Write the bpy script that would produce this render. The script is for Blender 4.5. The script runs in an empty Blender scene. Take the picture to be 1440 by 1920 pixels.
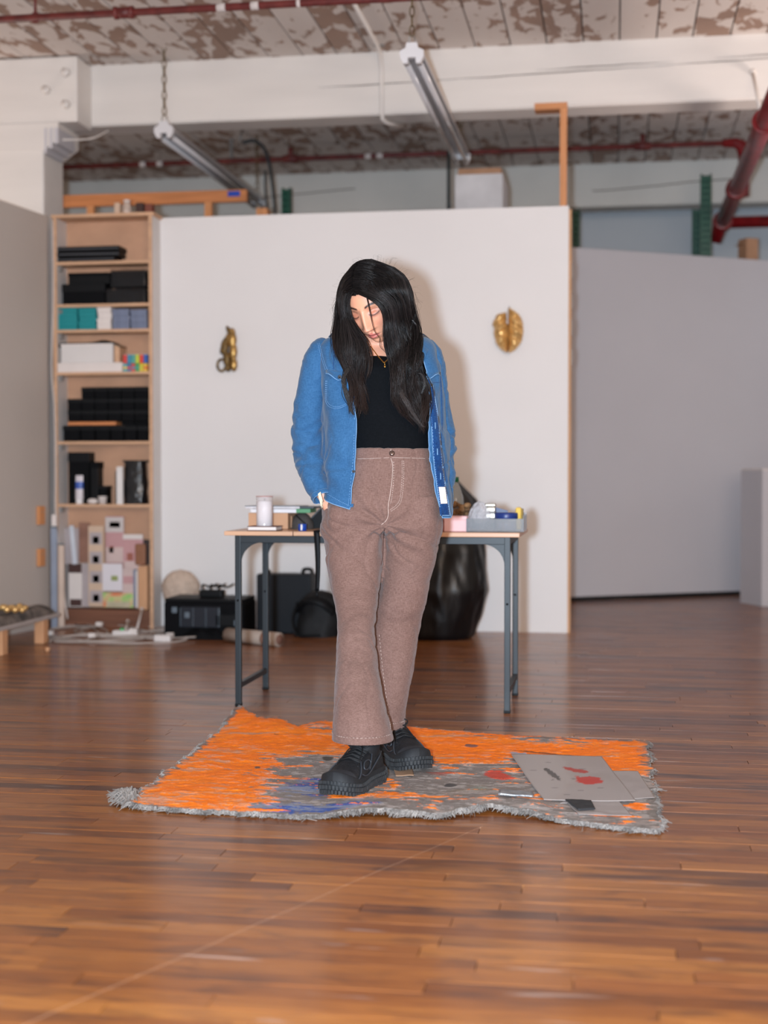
import bpy, bmesh, math, random
import numpy as np
from mathutils import Vector, Matrix, Euler, noise as mnoise

random.seed(7)
rng = np.random.default_rng(11)
SC = bpy.context.scene
COL = SC.collection
PI = math.pi

# ------------------------------------------------------------------ camera, light, exposure
CAM_H, YAW, PITCH, FPX = 0.96, math.radians(9.2), math.radians(1.5), 2666.7
cam_d = bpy.data.cameras.new('camera')
cam_d.sensor_fit = 'VERTICAL'; cam_d.sensor_height = 36; cam_d.sensor_width = 27; cam_d.lens = 50
cam_d.clip_end = 100
cam = bpy.data.objects.new('camera', cam_d); COL.objects.link(cam)
cam.location = (0, 0, CAM_H); cam.rotation_euler = (PI/2 - PITCH, 0, YAW)
cam_d.dof.use_dof = True; cam_d.dof.focus_distance = 4.60; cam_d.dof.aperture_fstop = 1.9
SC.camera = cam

world = bpy.data.worlds.new('world'); SC.world = world; world.use_nodes = True
bg = world.node_tree.nodes['Background']
bg.inputs[0].default_value = (1.0, 0.78, 0.64, 1); bg.inputs[1].default_value = 0.50

def light(kind, name, loc, energy, color, size=None, target=None):
    d = bpy.data.lights.new(name, kind); d.energy = energy; d.color = color
    if kind == 'AREA': d.shape = 'RECTANGLE'; d.size, d.size_y = size
    else: d.shadow_soft_size = size
    o = bpy.data.objects.new(name, d); COL.objects.link(o); o.location = loc
    if target is not None:
        o.rotation_euler = (Vector(target) - Vector(loc)).to_track_quat('-Z', 'Y').to_euler()
    return o
# the camera's flash sits beside the lens (camera turned upright)
light('POINT', 'camera_flash', (-0.155, -0.01, 0.97), 1500, (0.66, 0.83, 1.0), 0.045)
# added warm ambient fill behind the photographer, and daylight of windows at the far end
light('AREA', 'rear_ambient_fill', (1.5, -2.5, 2.3), 330, (1.0, 0.78, 0.62), (5.0, 2.4), (-0.8, 6, 1.2))
light('AREA', 'far_window_daylight', (3.6, 11.2, 2.3), 12, (0.72, 0.86, 1.0), (2.5, 1.8), (-1.5, 10.9, 2.9))
# fill spots added out of view on both sides, to brighten the plank ceiling
for x, e in ((-5.6, 90), (2.9, 260)):
    u = light('SPOT', 'ceiling_fill', (x, 8.4, 1.9), e, (1.0, 0.84, 0.76), 0.35, (x*.5, 8.2, 6.0)); u.data.spot_size = math.radians(130); u.data.spot_blend = .6
SC.view_settings.view_transform = 'Standard'; SC.view_settings.look = 'None'
SC.view_settings.gamma = 1; SC.view_settings.use_curve_mapping = False
SC.view_settings.exposure = 0.0

# ------------------------------------------------------------------ sight lines: a pixel of the photograph to a point of the room
Cw = np.array([0, 0, CAM_H])
Fw = np.array([-math.sin(YAW)*math.cos(PITCH), math.cos(YAW)*math.cos(PITCH), -math.sin(PITCH)])
Rw = np.array([math.cos(YAW), math.sin(YAW), 0.0]); Uw = np.cross(Rw, Fw)
def ray(x, y): return Fw + (x-720)/FPX*Rw - (y-960)/FPX*Uw
def fl(x, y, z=0.0):
    r = ray(x, y); return Cw + r*(z-CAM_H)/r[2]
def at(x, y, Y):
    r = ray(x, y); return Cw + r*Y/r[1]

# ------------------------------------------------------------------ noise in numpy
def vnoise(x, y, seed=0):
    r = np.random.default_rng(seed); T = r.random((256, 256))
    xi = np.floor(x).astype(int); yi = np.floor(y).astype(int); fx = x-xi; fy = y-yi
    fx = fx*fx*(3-2*fx); fy = fy*fy*(3-2*fy)
    a = T[xi % 256, yi % 256]; b = T[(xi+1) % 256, yi % 256]; c = T[xi % 256, (yi+1) % 256]; d = T[(xi+1) % 256, (yi+1) % 256]
    return (a*(1-fx)+b*fx)*(1-fy)+(c*(1-fx)+d*fx)*fy
def fbm(x, y, seed=0, oct=5, gain=.55):
    s = 0; a = 1; t = 0
    for k in range(oct):
        s = s + a*vnoise(x*2**k+17.3*k, y*2**k+5.1*k, seed+k); t += a; a *= gain
    return s/t
def sstep(a, b, x):
    t = np.clip((x-a)/(b-a), 0, 1); return t*t*(3-2*t)

# ------------------------------------------------------------------ materials
MATS = {}
def srgb(c):
    f = lambda v: v/12.92 if v <= .04045 else ((v+.055)/1.055)**2.4
    return tuple(f(v/255) for v in c)
def N(nt, t, **kw):
    n = nt.nodes.new(t)
    for k, v in kw.items(): setattr(n, k, v)
    return n
def pm(name, col, rough=.5, metal=0, var=.12, vs=6, bump=0, bs=60, stretch=(1, 1, 1), coat=0, alpha=1, trans=0, sheen=0, spec=.5, attr=None, emit=None, col2=None, ior=1.45):
    """principled material, colour in 0-255 sRGB, varied by noise; attr names a colour attribute to use instead"""
    if name in MATS: return MATS[name]
    m = bpy.data.materials.new(name); m.use_nodes = True; nt = m.node_tree; L = nt.links.new
    b = nt.nodes['Principled BSDF']
    c = srgb(col); b.inputs['Base Color'].default_value = (*c, 1)
    b.inputs['Roughness'].default_value = rough; b.inputs['Metallic'].default_value = metal
    b.inputs['Coat Weight'].default_value = coat; b.inputs['Alpha'].default_value = alpha
    b.inputs['Transmission Weight'].default_value = trans; b.inputs['IOR'].default_value = ior
    b.inputs['Sheen Weight'].default_value = sheen; b.inputs['Specular IOR Level'].default_value = spec
    tc = N(nt, 'ShaderNodeTexCoord'); mp = N(nt, 'ShaderNodeMapping'); mp.inputs['Scale'].default_value = stretch
    L(tc.outputs['Object'], mp.inputs[0])
    src = None
    if attr:
        a = N(nt, 'ShaderNodeVertexColor', layer_name=attr); src = a.outputs[0]
    if var or col2:
        nz = N(nt, 'ShaderNodeTexNoise'); nz.inputs['Scale'].default_value = vs; nz.inputs['Detail'].default_value = 6
        L(mp.outputs[0], nz.inputs['Vector'])
        cr = N(nt, 'ShaderNodeMapRange'); cr.inputs[1].default_value = .3; cr.inputs[2].default_value = .7
        L(nz.outputs[0], cr.inputs[0])
        mx = N(nt, 'ShaderNodeMix', data_type='RGBA'); L(cr.outputs[0], mx.inputs[0])
        if attr:
            mx.blend_type = 'MULTIPLY'; mx.inputs[0].default_value = 1
            for l in list(mx.inputs[0].links): nt.links.remove(l)
            cr.inputs[3].default_value = 1-var; cr.inputs[4].default_value = 1+var*.5
            L(src, mx.inputs[6]); L(cr.outputs[0], mx.inputs[7])
        else:
            c2 = srgb(col2) if col2 else tuple(v*(1+var*.6) for v in c)
            mx.inputs[6].default_value = (*[v*(1-var) for v in c], 1); mx.inputs[7].default_value = (*c2, 1)
        src = mx.outputs[2]
    if src is not None: L(src, b.inputs['Base Color'])
    if bump:
        n2 = N(nt, 'ShaderNodeTexNoise'); n2.inputs['Scale'].default_value = bs; n2.inputs['Detail'].default_value = 4
        L(mp.outputs[0], n2.inputs['Vector'])
        bm = N(nt, 'ShaderNodeBump'); bm.inputs['Strength'].default_value = min(1, bump); bm.inputs['Distance'].default_value = .01*max(1, bump)
        L(n2.outputs[0], bm.inputs['Height']); L(bm.outputs[0], b.inputs['Normal'])
    if emit:
        b.inputs['Emission Color'].default_value = (*srgb(emit[0]), 1); b.inputs['Emission Strength'].default_value = emit[1]
    MATS[name] = m
    return m

# ------------------------------------------------------------------ meshes
class MB:
    def __init__(s): s.v = []; s.f = []
    def add(s, v, f):
        o = len(s.v); s.v += [tuple(map(float, p)) for p in v]; s.f += [tuple(i+o for i in q) for q in f]; return s
    def box(s, a, b, M=None):
        v = [(x, y, z) for z in (a[2], b[2]) for y in (a[1], b[1]) for x in (a[0], b[0])]
        if M is not None: v = [tuple(M @ Vector(p)) for p in v]
        return s.add(v, [(0, 2, 3, 1), (4, 5, 7, 6), (0, 1, 5, 4), (2, 6, 7, 3), (0, 4, 6, 2), (1, 3, 7, 5)])
    def tube(s, P, r, n=8, cap=True, flat=1.0):
        P = [Vector(p) for p in P]; m = len(P); R = r if hasattr(r, '__len__') else [r]*m
        v = []; up = None
        for i, p in enumerate(P):
            t = (P[min(i+1, m-1)]-P[max(i-1, 0)])
            t = t.normalized() if t.length > 1e-9 else Vector((0, 0, 1))
            if up is None:
                up = t.orthogonal().normalized()
            up = (up - t*up.dot(t)); up = up.normalized() if up.length > 1e-6 else t.orthogonal().normalized()
            w = t.cross(up)
            for k in range(n):
                a = 2*PI*k/n; v.append(p + (up*math.cos(a) + w*math.sin(a)*flat)*R[i])
        f = [(i*n+k, i*n+(k+1) % n, (i+1)*n+(k+1) % n, (i+1)*n+k) for i in range(m-1) for k in range(n)]
        if cap: f += [tuple(range(n-1, -1, -1)), tuple((m-1)*n+k for k in range(n))]
        return s.add(v, f)
    def lathe(s, prof, n=24, c=(0, 0, 0), cap=True, M=None):
        v = []
        for (r, z) in prof:
            for k in range(n):
                a = 2*PI*k/n; v.append((c[0]+r*math.cos(a), c[1]+r*math.sin(a), c[2]+z))
        if M is not None: v = [tuple(M @ Vector(p)) for p in v]
        m = len(prof)
        f = [(i*n+k, i*n+(k+1) % n, (i+1)*n+(k+1) % n, (i+1)*n+k) for i in range(m-1) for k in range(n)]
        if cap: f += [tuple(range(n-1, -1, -1)), tuple((m-1)*n+k for k in range(n))]
        return s.add(v, f)
    def grid(s, A, closed_u=False):
        """A: array (nv, nu, 3)"""
        A = np.asarray(A); nv, nu, _ = A.shape
        f = []
        for j in range(nv-1):
            for i in range(nu if closed_u else nu-1):
                i2 = (i+1) % nu
                f.append((j*nu+i, j*nu+i2, (j+1)*nu+i2, (j+1)*nu+i))
        return s.add(A.reshape(-1, 3), f)
    def prism(s, poly, z0, z1, M=None):
        n = len(poly); v = [(x, y, z0) for x, y in poly] + [(x, y, z1) for x, y in poly]
        if M is not None: v = [tuple(M @ Vector(p)) for p in v]
        return s.add(v, [tuple(range(n-1, -1, -1)), tuple(range(n, 2*n))] + [(k, (k+1) % n, n+(k+1) % n, n+k) for k in range(n)])
    def sphere(s, c, r, n=12, m=8, sc=(1, 1, 1)):
        pr = [(math.sin(PI*i/m), -math.cos(PI*i/m)) for i in range(m+1)]
        v = []; f = []
        for a, z in pr:
            for k in range(n):
                t = 2*PI*k/n; v.append((c[0]+r*sc[0]*a*math.cos(t), c[1]+r*sc[1]*a*math.sin(t), c[2]+r*sc[2]*z))
        f = [(i*n+k, i*n+(k+1) % n, (i+1)*n+(k+1) % n, (i+1)*n+k) for i in range(m) for k in range(n)]
        return s.add(v, f)
    def mesh(s, name='m', smooth=False):
        me = bpy.data.meshes.new(name); me.from_pydata(s.v, [], s.f); me.update()
        if smooth: me.polygons.foreach_set('use_smooth', [True]*len(me.polygons))
        return me
def link(name, me, mat, parent=None, smooth=None, loc=None):
    if isinstance(me, MB): me = me.mesh(name, bool(smooth))
    o = bpy.data.objects.new(name, me); COL.objects.link(o)
    if mat is not None and not me.materials: me.materials.append(mat)
    if parent is not None: o.parent = parent
    if loc is not None: o.location = loc
    return o
def tag(o, label, cat, group=None):
    o['label'] = label; o['category'] = cat
    if group: o['group'] = group
    return o
def thing(name, label, cat, loc=(0, 0, 0), rz=0, group=None):
    o = bpy.data.objects.new(name, None); COL.objects.link(o); o.location = loc; o.rotation_euler = (0, 0, rz)
    o.empty_display_size = .1
    return tag(o, label, cat, group)
def struct(name, me, mat, parent=None):
    o = link(name, me, mat, parent)
    if parent is None: o['kind'] = 'structure'
    return o
def rbox(sx, sy, sz, r=.004, seg=2, base=True):
    """bevelled box mesh, centred in x and y, standing on z = 0"""
    bm = bmesh.new(); bmesh.ops.create_cube(bm, size=1)
    bmesh.ops.scale(bm, vec=(sx, sy, sz), verts=bm.verts)
    if base: bmesh.ops.translate(bm, vec=(0, 0, sz/2), verts=bm.verts)
    r = min(r, sx*.45, sy*.45, sz*.45)
    bmesh.ops.bevel(bm, geom=bm.edges[:], offset=r, segments=seg, affect='EDGES', profile=.6)
    me = bpy.data.meshes.new('box'); bm.to_mesh(me); bm.free()
    return me
def voxel(me, size, smooth=2):
    """union of everything in a mesh as one continuous surface"""
    o = bpy.data.objects.new('tmp', me); COL.objects.link(o)
    md = o.modifiers.new('r', 'REMESH'); md.mode = 'VOXEL'; md.voxel_size = size; md.use_smooth_shade = True
    if smooth:
        sm = o.modifiers.new('s', 'SMOOTH'); sm.iterations = smooth; sm.factor = .5
    dg = bpy.context.evaluated_depsgraph_get(); dg.update()
    r = bpy.data.meshes.new_from_object(o.evaluated_get(dg))
    bpy.data.objects.remove(o)
    r.polygons.foreach_set('use_smooth', [True]*len(r.polygons))
    r.materials.clear()
    return r
def vcol(me, rgb, name='paint'):
    """rgb: (nverts,3) linear"""
    a = me.color_attributes.new(name, 'FLOAT_COLOR', 'POINT')
    c = np.ones((len(me.vertices), 4), dtype=np.float32); c[:, :3] = rgb
    a.data.foreach_set('color', c.ravel())
def verts_of(me):
    a = np.empty(len(me.vertices)*3, dtype=np.float32); me.vertices.foreach_get('co', a); return a.reshape(-1, 3).astype(float)
def solid(o, t, off=0):
    m = o.modifiers.new('solid', 'SOLIDIFY'); m.thickness = t; m.offset = off; return m
# ------------------------------------------------------------------ the room
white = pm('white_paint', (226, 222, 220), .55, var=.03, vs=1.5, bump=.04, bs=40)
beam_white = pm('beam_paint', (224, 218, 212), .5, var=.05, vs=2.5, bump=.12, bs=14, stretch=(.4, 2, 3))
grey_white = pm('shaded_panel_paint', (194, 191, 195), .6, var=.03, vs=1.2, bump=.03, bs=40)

def floor_material():
    m = bpy.data.materials.new('worn_floorboards'); m.use_nodes = True; nt = m.node_tree; L = nt.links.new
    b = nt.nodes['Principled BSDF']
    geo = N(nt, 'ShaderNodeNewGeometry'); at_ = N(nt, 'ShaderNodeVertexColor', layer_name='board')
    sep = N(nt, 'ShaderNodeSeparateColor'); L(at_.outputs[0], sep.inputs[0])
    # grain coordinates slide from board to board
    off = N(nt, 'ShaderNodeCombineXYZ'); mu = N(nt, 'ShaderNodeMath', operation='MULTIPLY'); mu.inputs[1].default_value = 37
    L(sep.outputs[0], mu.inputs[0]); L(mu.outputs[0], off.inputs[0]); L(mu.outputs[0], off.inputs[2])
    ad = N(nt, 'ShaderNodeVectorMath', operation='ADD'); L(geo.outputs['Position'], ad.inputs[0]); L(off.outputs[0], ad.inputs[1])
    def noise(scale, stretch, detail=6, dist=0, vec=None):
        mp = N(nt, 'ShaderNodeMapping'); mp.inputs['Scale'].default_value = stretch; L(vec or ad.outputs[0], mp.inputs[0])
        n = N(nt, 'ShaderNodeTexNoise'); n.inputs['Scale'].default_value = scale; n.inputs['Detail'].default_value = detail
        n.inputs['Distortion'].default_value = dist; L(mp.outputs[0], n.inputs['Vector']); return n.outputs[0]
    def ramp(src, pts):
        r = N(nt, 'ShaderNodeValToRGB'); e = r.color_ramp.elements
        while len(e) < len(pts): e.new(.5)
        for i, (p, c) in enumerate(pts):
            e[i].position = p; e[i].color = (*(srgb(c) if len(c) == 3 else c), 1) if len(c) == 3 else c
        L(src, r.inputs[0]); return r.outputs[0]
    def mix(fac, a, bb, mode='MIX'):
        x = N(nt, 'ShaderNodeMix', data_type='RGBA', blend_type=mode)
        for k, s in ((0, fac), (6, a), (7, bb)):
            if hasattr(s, 'links'): L(s, x.inputs[k])
            else: x.inputs[k].default_value = s if k == 0 else (*srgb(s), 1)
        return x.outputs[2]
    base = ramp(sep.outputs[1], [(0, (112, 62, 24)), (.2, (136, 80, 31)), (.5, (152, 94, 39)), (.8, (166, 107, 46)), (1, (140, 80, 34))])
    grain = noise(7, (1, 26, 1), 8, .4)
    g = ramp(grain, [(.26, (130, 80, 58)), (.46, (226, 204, 190)), (.70, (255, 246, 236))])
    c = mix(.75, base, g, 'MULTIPLY')
    # broad stains along the boards
    st = noise(2.2, (1, 7, 1), 5, .6)
    sm = ramp(st, [(.53, (0, 0, 0)), (.68, (255, 255, 255))])
    c = mix(sm, c, mix(.72, c, (70, 34, 20), 'MIX'))
    bl = ramp(noise(5.5, (1, 2.6, 1), 7, 1.2), [(.55, (0, 0, 0)), (.66, (200, 200, 200))])
    c = mix(bl, c, mix(.7, c, (74, 38, 20), 'MIX'))
    # single dark boards
    dm = N(nt, 'ShaderNodeMath', operation='GREATER_THAN'); dm.inputs[1].default_value = .93; L(sep.outputs[2], dm.inputs[0])
    dmm = N(nt, 'ShaderNodeMath', operation='MULTIPLY'); L(dm.outputs[0], dmm.inputs[0])
    dmr = ramp(noise(3, (1, 5, 1), 4, 1), [(.38, (0, 0, 0)), (.62, (235, 235, 235))]); L(dmr, dmm.inputs[1])
    c = mix(dmm.outputs[0], c, (62, 34, 26))
    # worn grey-white paint flecks and scrapes, not tied to boards
    fk = ramp(noise(9, (.35, 3.2, 1), 7, .3, geo.outputs['Position']), [(.66, (0, 0, 0)), (.72, (255, 255, 255))])
    c = mix(mix(.68, fk, (0, 0, 0)), c, (186, 168, 158))
    # one long scrape across the boards
    p0 = fl(925, 1540); p1 = fl(60, 1915); d = p1[:2]-p0[:2]; d = d/np.linalg.norm(d); nrm = (-d[1], d[0])
    dot = N(nt, 'ShaderNodeVectorMath', operation='DOT_PRODUCT'); dot.inputs[1].default_value = (nrm[0], nrm[1], 0)
    L(geo.outputs['Position'], dot.inputs[0])
    sb = N(nt, 'ShaderNodeMath', operation='SUBTRACT'); sb.inputs[1].default_value = float(p0[0]*nrm[0]+p0[1]*nrm[1]); L(dot.outputs['Value'], sb.inputs[0])
    wob = N(nt, 'ShaderNodeMath', operation='MULTIPLY_ADD'); wob.inputs[1].default_value = .012; L(noise(3, (1, 1, 1), 2, 0, geo.outputs['Position']), wob.inputs[0]); L(sb.outputs[0], wob.inputs[2])
    s2 = N(nt, 'ShaderNodeMath', operation='SUBTRACT'); s2.inputs[1].default_value = .006; L(wob.outputs[0], s2.inputs[0])
    ab = N(nt, 'ShaderNodeMath', operation='ABSOLUTE'); L(s2.outputs[0], ab.inputs[0])
    lt = N(nt, 'ShaderNodeMath', operation='LESS_THAN'); lt.inputs[1].default_value = .0014; L(ab.outputs[0], lt.inputs[0])
    sepp = N(nt, 'ShaderNodeSeparateXYZ'); L(geo.outputs['Position'], sepp.inputs[0])
    yl = N(nt, 'ShaderNodeMath', operation='LESS_THAN'); yl.inputs[1].default_value = 3.86; L(sepp.outputs[1], yl.inputs[0])
    mm = N(nt, 'ShaderNodeMath', operation='MULTIPLY'); L(lt.outputs[0], mm.inputs[0]); L(yl.outputs[0], mm.inputs[1])
    m3 = N(nt, 'ShaderNodeMath', operation='MULTIPLY'); m3.inputs[1].default_value = .38; L(mm.outputs[0], m3.inputs[0])
    c = mix(m3.outputs[0], c, (224, 176, 140))
    L(c, b.inputs['Base Color'])
    rr = N(nt, 'ShaderNodeMapRange'); rr.inputs[3].default_value = .3; rr.inputs[4].default_value = .55
    L(noise(5, (1, 3, 1), 5, 0, geo.outputs['Position']), rr.inputs[0]); L(rr.outputs[0], b.inputs['Roughness'])
    b.inputs['Coat Weight'].default_value = .45; b.inputs['Coat Roughness'].default_value = .16
    bm = N(nt, 'ShaderNodeBump'); bm.inputs['Strength'].default_value = .25; bm.inputs['Distance'].default_value = .002
    L(grain, bm.inputs['Height']); L(bm.outputs[0], b.inputs['Normal'])
    return m
floor_mat = floor_material()

W = 0.066
def board_rows():
    r = random.Random(5); out = []
    y = 1.6; k = 0
    while y < 13.4:
        x = -5.6 + r.random()*.8
        while x < 3.2:
            l = r.choice((.45, .6, .8, 1.0, 1.2, 1.5)) * (0.9+.2*r.random())
            out.append((x, min(x+l, 3.6), y, r.random(), r.random(), r.random()))
            x += l
        y += W; k += 1
    return out
def board_mesh(items, mesh_name):
    mb = MB(); cols = []
    for (x0, x1, y, a, b_, c_) in items:
        h = -.0002-.0009*a
        mb.box((x0+.0010, y+.0008, -.014), (x1-.0010, y+W-.0008, h)); cols += [(a, b_, c_)]*8
    me = mb.mesh(mesh_name); vcol(me, np.array(cols), 'board'); return me
slab = MB().box((-6, 1.2, -.09), (4, 13.6, -.0142))
floor = struct('floor', slab, pm('dark_gap', (44, 28, 22), .8))
boards = board_rows()
def in_view(b):
    y = b[2]; xl = at(-60, 1500, y)[0]; xr = at(1500, 1500, y)[0]
    return b[1] > xl and b[0] < xr and 2.25 < y
near = sorted([b for b in boards if in_view(b)], key=lambda b: b[2])[:296]
ns = set(near)
for b in near: link('floorboard', board_mesh([b], 'floorboard'), floor_mat, floor)
rest = link('floorboards_beyond', board_mesh([b for b in boards if b not in ns], 'boards'), floor_mat, floor)
rest['kind'] = 'stuff'

# ---- ceiling of wide painted planks, the paint flaking
def peel_material():
    m = bpy.data.materials.new('flaking_ceiling_paint'); m.use_nodes = True; nt = m.node_tree; L = nt.links.new
    b = nt.nodes['Principled BSDF']; geo = N(nt, 'ShaderNodeNewGeometry'); oi = N(nt, 'ShaderNodeObjectInfo')
    off = N(nt, 'ShaderNodeVectorMath', operation='SCALE'); off.inputs[0].default_value = (13, 7, 3); L(oi.outputs['Random'], off.inputs['Scale'])
    ad = N(nt, 'ShaderNodeVectorMath', operation='ADD'); L(geo.outputs['Position'], ad.inputs[0]); L(off.outputs[0], ad.inputs[1])
    def noise(scale, st, det, dist=0):
        mp = N(nt, 'ShaderNodeMapping'); mp.inputs['Scale'].default_value = st; L(ad.outputs[0], mp.inputs[0])
        n = N(nt, 'ShaderNodeTexNoise'); n.inputs['Scale'].default_value = scale; n.inputs['Detail'].default_value = det; n.inputs['Distortion'].default_value = dist
        L(mp.outputs[0], n.inputs['Vector']); return n.outputs[0]
    big = noise(1.1, (1, .7, 1), 3); fine = noise(9, (1.15, .6, 1), 10, .5)
    s = N(nt, 'ShaderNodeMath', operation='MULTIPLY_ADD'); s.inputs[1].default_value = .55; L(big, s.inputs[0]); L(fine, s.inputs[2])
    r2 = N(nt, 'ShaderNodeMath', operation='MULTIPLY_ADD'); r2.inputs[1].default_value = .07; L(oi.outputs['Random'], r2.inputs[0]); L(s.outputs[0], r2.inputs[2])
    r = N(nt, 'ShaderNodeMapRange'); r.inputs[1].default_value = .830; r.inputs[2].default_value = .862; L(r2.outputs[0], r.inputs[0])
    wood = N(nt, 'ShaderNodeMix', data_type='RGBA'); wood.inputs[6].default_value = (*srgb((168, 138, 120)), 1); wood.inputs[7].default_value = (*srgb((122, 100, 88)), 1)
    L(noise(3, (1, 1, 1), 5), wood.inputs[0])
    pt = N(nt, 'ShaderNodeMix', data_type='RGBA'); pt.inputs[6].default_value = (*srgb((196, 184, 176)), 1); pt.inputs[7].default_value = (*srgb((214, 206, 200)), 1)
    L(noise(4, (1, .3, 1), 4), pt.inputs[0])
    mx = N(nt, 'ShaderNodeMix', data_type='RGBA'); L(r.outputs[0], mx.inputs[0]); L(pt.outputs[2], mx.inputs[6]); L(wood.outputs[2], mx.inputs[7])
    L(mx.outputs[2], b.inputs['Base Color']); b.inputs['Roughness'].default_value = .65
    inv = N(nt, 'ShaderNodeMath', operation='SUBTRACT'); inv.inputs[0].default_value = 1; L(r.outputs[0], inv.inputs[1])
    bm = N(nt, 'ShaderNodeBump'); bm.inputs['Strength'].default_value = .5; bm.inputs['Distance'].default_value = .002
    L(inv.outputs[0], bm.inputs['Height']); L(bm.outputs[0], b.inputs['Normal'])
    return m
peel = peel_material()
CZ = 3.67
ceil = struct('ceiling', MB().box((-7, 4.2, CZ+.022), (4.5, 14, CZ+.1)), pm('dark_joint', (52, 46, 44), .9))
px = -6.9; r = random.Random(3)
while px < 4.3:
    w = .222 + .012*(r.random()-.5)
    me = MB().box((px+.0045, 4.2, CZ-.003*r.random()), (px+w-.0045, 14, CZ+.022)).mesh('ceiling_plank')
    link('ceiling_plank', me, peel, ceil); px += w

# ---- beams, post and capital
BY0, BY1, BB = 9.06, 9.30, 3.265
main_beam = thing('timber_beam', 'big white painted timber beam crossing under the ceiling in front', 'beam')
def beam_mesh(x0, x1, y0, y1, z0, z1, seed, n=60):
    A = []
    xs = np.linspace(x0, x1, n)
    for (y, z) in ((y1, z0), (y0+.012, z0), (y0, z0+.012), (y0, (z0+z1)/2), (y0, z1), (y1, z1)):
        A.append(np.stack([xs, y+.004*fbm(xs*2+z*7, xs*0+y, seed), z+.006*fbm(xs*1.3+y, xs*0+z, seed+3)], 1))
    return MB().grid(np.array(A))
link('beam_timber', beam_mesh(-7, 4.5, BY0, BY1, BB, CZ-.004, 2), beam_white, main_beam)
crack = pm('crack_shadow', (96, 82, 74), .9)
for (a, b, off, zz) in ((-1.2, .35, 0, 3.47), (-.5, .35, .01, 3.505), (.25, 1.2, 0, 3.50), (.6, 1.3, 0, 3.53), (-1.9, -1.0, 0, 3.455)):
    xs = np.linspace(a, b, 40); z = zz + .012*(fbm(xs*4, xs*0+zz, 9)-.5) + (xs-a)*.018
    w = .003*np.sin(np.pi*(xs-a)/(b-a))*(0.35+fbm(xs*6, xs*0, 4))
    A = np.stack([np.stack([xs, xs*0+BY0-.001, z-w], 1), np.stack([xs, xs*0+BY0-.0035, z], 1), np.stack([xs, xs*0+BY0-.001, z+w], 1)])
    link('split', MB().grid(A), crack, main_beam)
tag(main_beam, main_beam['label'], 'beam')
blk = thing('beam_splice', 'white bolted splice block on the beam above the post', 'beam block', (-4.0, 8.93, 3.238))
link('block', rbox(1.142, .26, CZ-.01-3.238, .012), beam_white, blk)
for (px_, py_) in ((124, 136), (87, 169), (124, 196)):
    p = at(px_, py_, 8.8)
    link('bolt_head', MB().lathe([(.0, -.03), (.026, -.028), (.03, 0), (.026, .0)], 12, M=Matrix.Translation(Vector((p[0]+4.0, 8.8-8.93-.002, p[2]-3.238))) @ Matrix.Rotation(-PI/2, 4, 'X'), cap=True), beam_white, blk, True)
col_post = col = thing('timber_post', 'square white timber post with a flared capital beside the bookshelf', 'post', (-3.84, 8.97, 0))
link('shaft', rbox(.36, .34, 3.2, .015), beam_white, col)
cap = MB(); cz0, cz1, cz2 = 3.06, 3.13, 3.236
def ring(h, z): return [(-h, -.176, z), (h, -.176, z), (h, .176, z), (-h, .176, z)]
cap.add(ring(.186, cz0)+ring(.283, cz1)+ring(.283, cz2), [(3, 2, 1, 0), (8, 9, 10, 11)]+[(a+i, a+(i+1) % 4, a+4+(i+1) % 4, a+4+i) for a in (0, 4) for i in range(4)])
link('capital', cap, beam_white, col)
strip = MB()
for i in range(3): strip.box((.19+.035*i, -.18, 3.04+.03*i), (.205+.04*i, .1, 3.2), Matrix.Rotation(0, 4, 'X'))
link('shim_board', strip, grey_white, col)
far_beam = thing('timber_beam', 'far white timber beam at the end of the room, behind the racking', 'beam')
link('beam_timber', beam_mesh(-7, 4.5, 12.6, 12.85, 3.29, CZ-.004, 5), pm('far_beam_paint', (214, 212, 206), .6, var=.06, vs=2), far_beam)
for (a, b, zz) in ((-.2, 1.0, 3.42), (-3.3, -2.3, 3.45)):
    xs = np.linspace(a, b, 24); z = zz+.02*fbm(xs*3, xs*0, 2)+.06*(xs-a)
    link('split', MB().grid(np.stack([np.stack([xs, xs*0+12.597, z-.004], 1), np.stack([xs, xs*0+12.594, z], 1), np.stack([xs, xs*0+12.597, z+.004], 1)])), crack, far_beam)
struct('wall_back', MB().box((-7, 13.3, 0), (4.5, 13.42, CZ)), pm('back_wall_paint', (196, 202, 208), .7, var=.05, vs=1))

struct('wall_unseen_left', MB().box((-7.1, 9.4, 0), (-7, 13.42, CZ)), pm('side_wall_paint', (176, 180, 184), .7, var=.05, vs=1))  # unseen side walls, added to block ambient light from the far end
struct('wall_unseen_right', MB().box((4.5, 9.4, 0), (4.6, 13.42, CZ)), pm('side_wall_paint', (176, 180, 184)))
# ---- partitions
PY = 8.67
part_ = struct('wall_partition', MB().box((-2.862, PY, .0), (-.278, PY+.09, 2.578)), white)
link('edge_stud', MB().box((-.278, PY+.015, .0), (-.262, PY+.085, 2.56)), pm('raw_pine', (196, 150, 108), .6, var=.15, vs=5, stretch=(6, 6, .6)), part_)
for zz in (2.2, 2.02, 1.86, 1.68):
    link('hinge_plate', MB().box((-.262, PY+.03, zz-.06), (-.253, PY+.07, zz+.04)), pm('aluminium', (120, 112, 106), .5, .3, var=.05), part_)
E0 = fl(0, 375, 2.58); E1 = fl(88, 405, 2.58); d = (E0-E1)/np.linalg.norm(E0-E1)
wl = MB(); far0 = E1 + d*3.2; nn = np.array([d[1], -d[0], 0])
if nn[0] > 0: nn = -nn
wl.add([(*(p[:2]), z) for z in (0, 2.58) for p in (E1, far0, far0+nn*.1, E1+nn*.1)], [(0, 1, 2, 3), (7, 6, 5, 4), (0, 4, 5, 1), (1, 5, 6, 2), (2, 6, 7, 3), (3, 7, 4, 0)])
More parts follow.
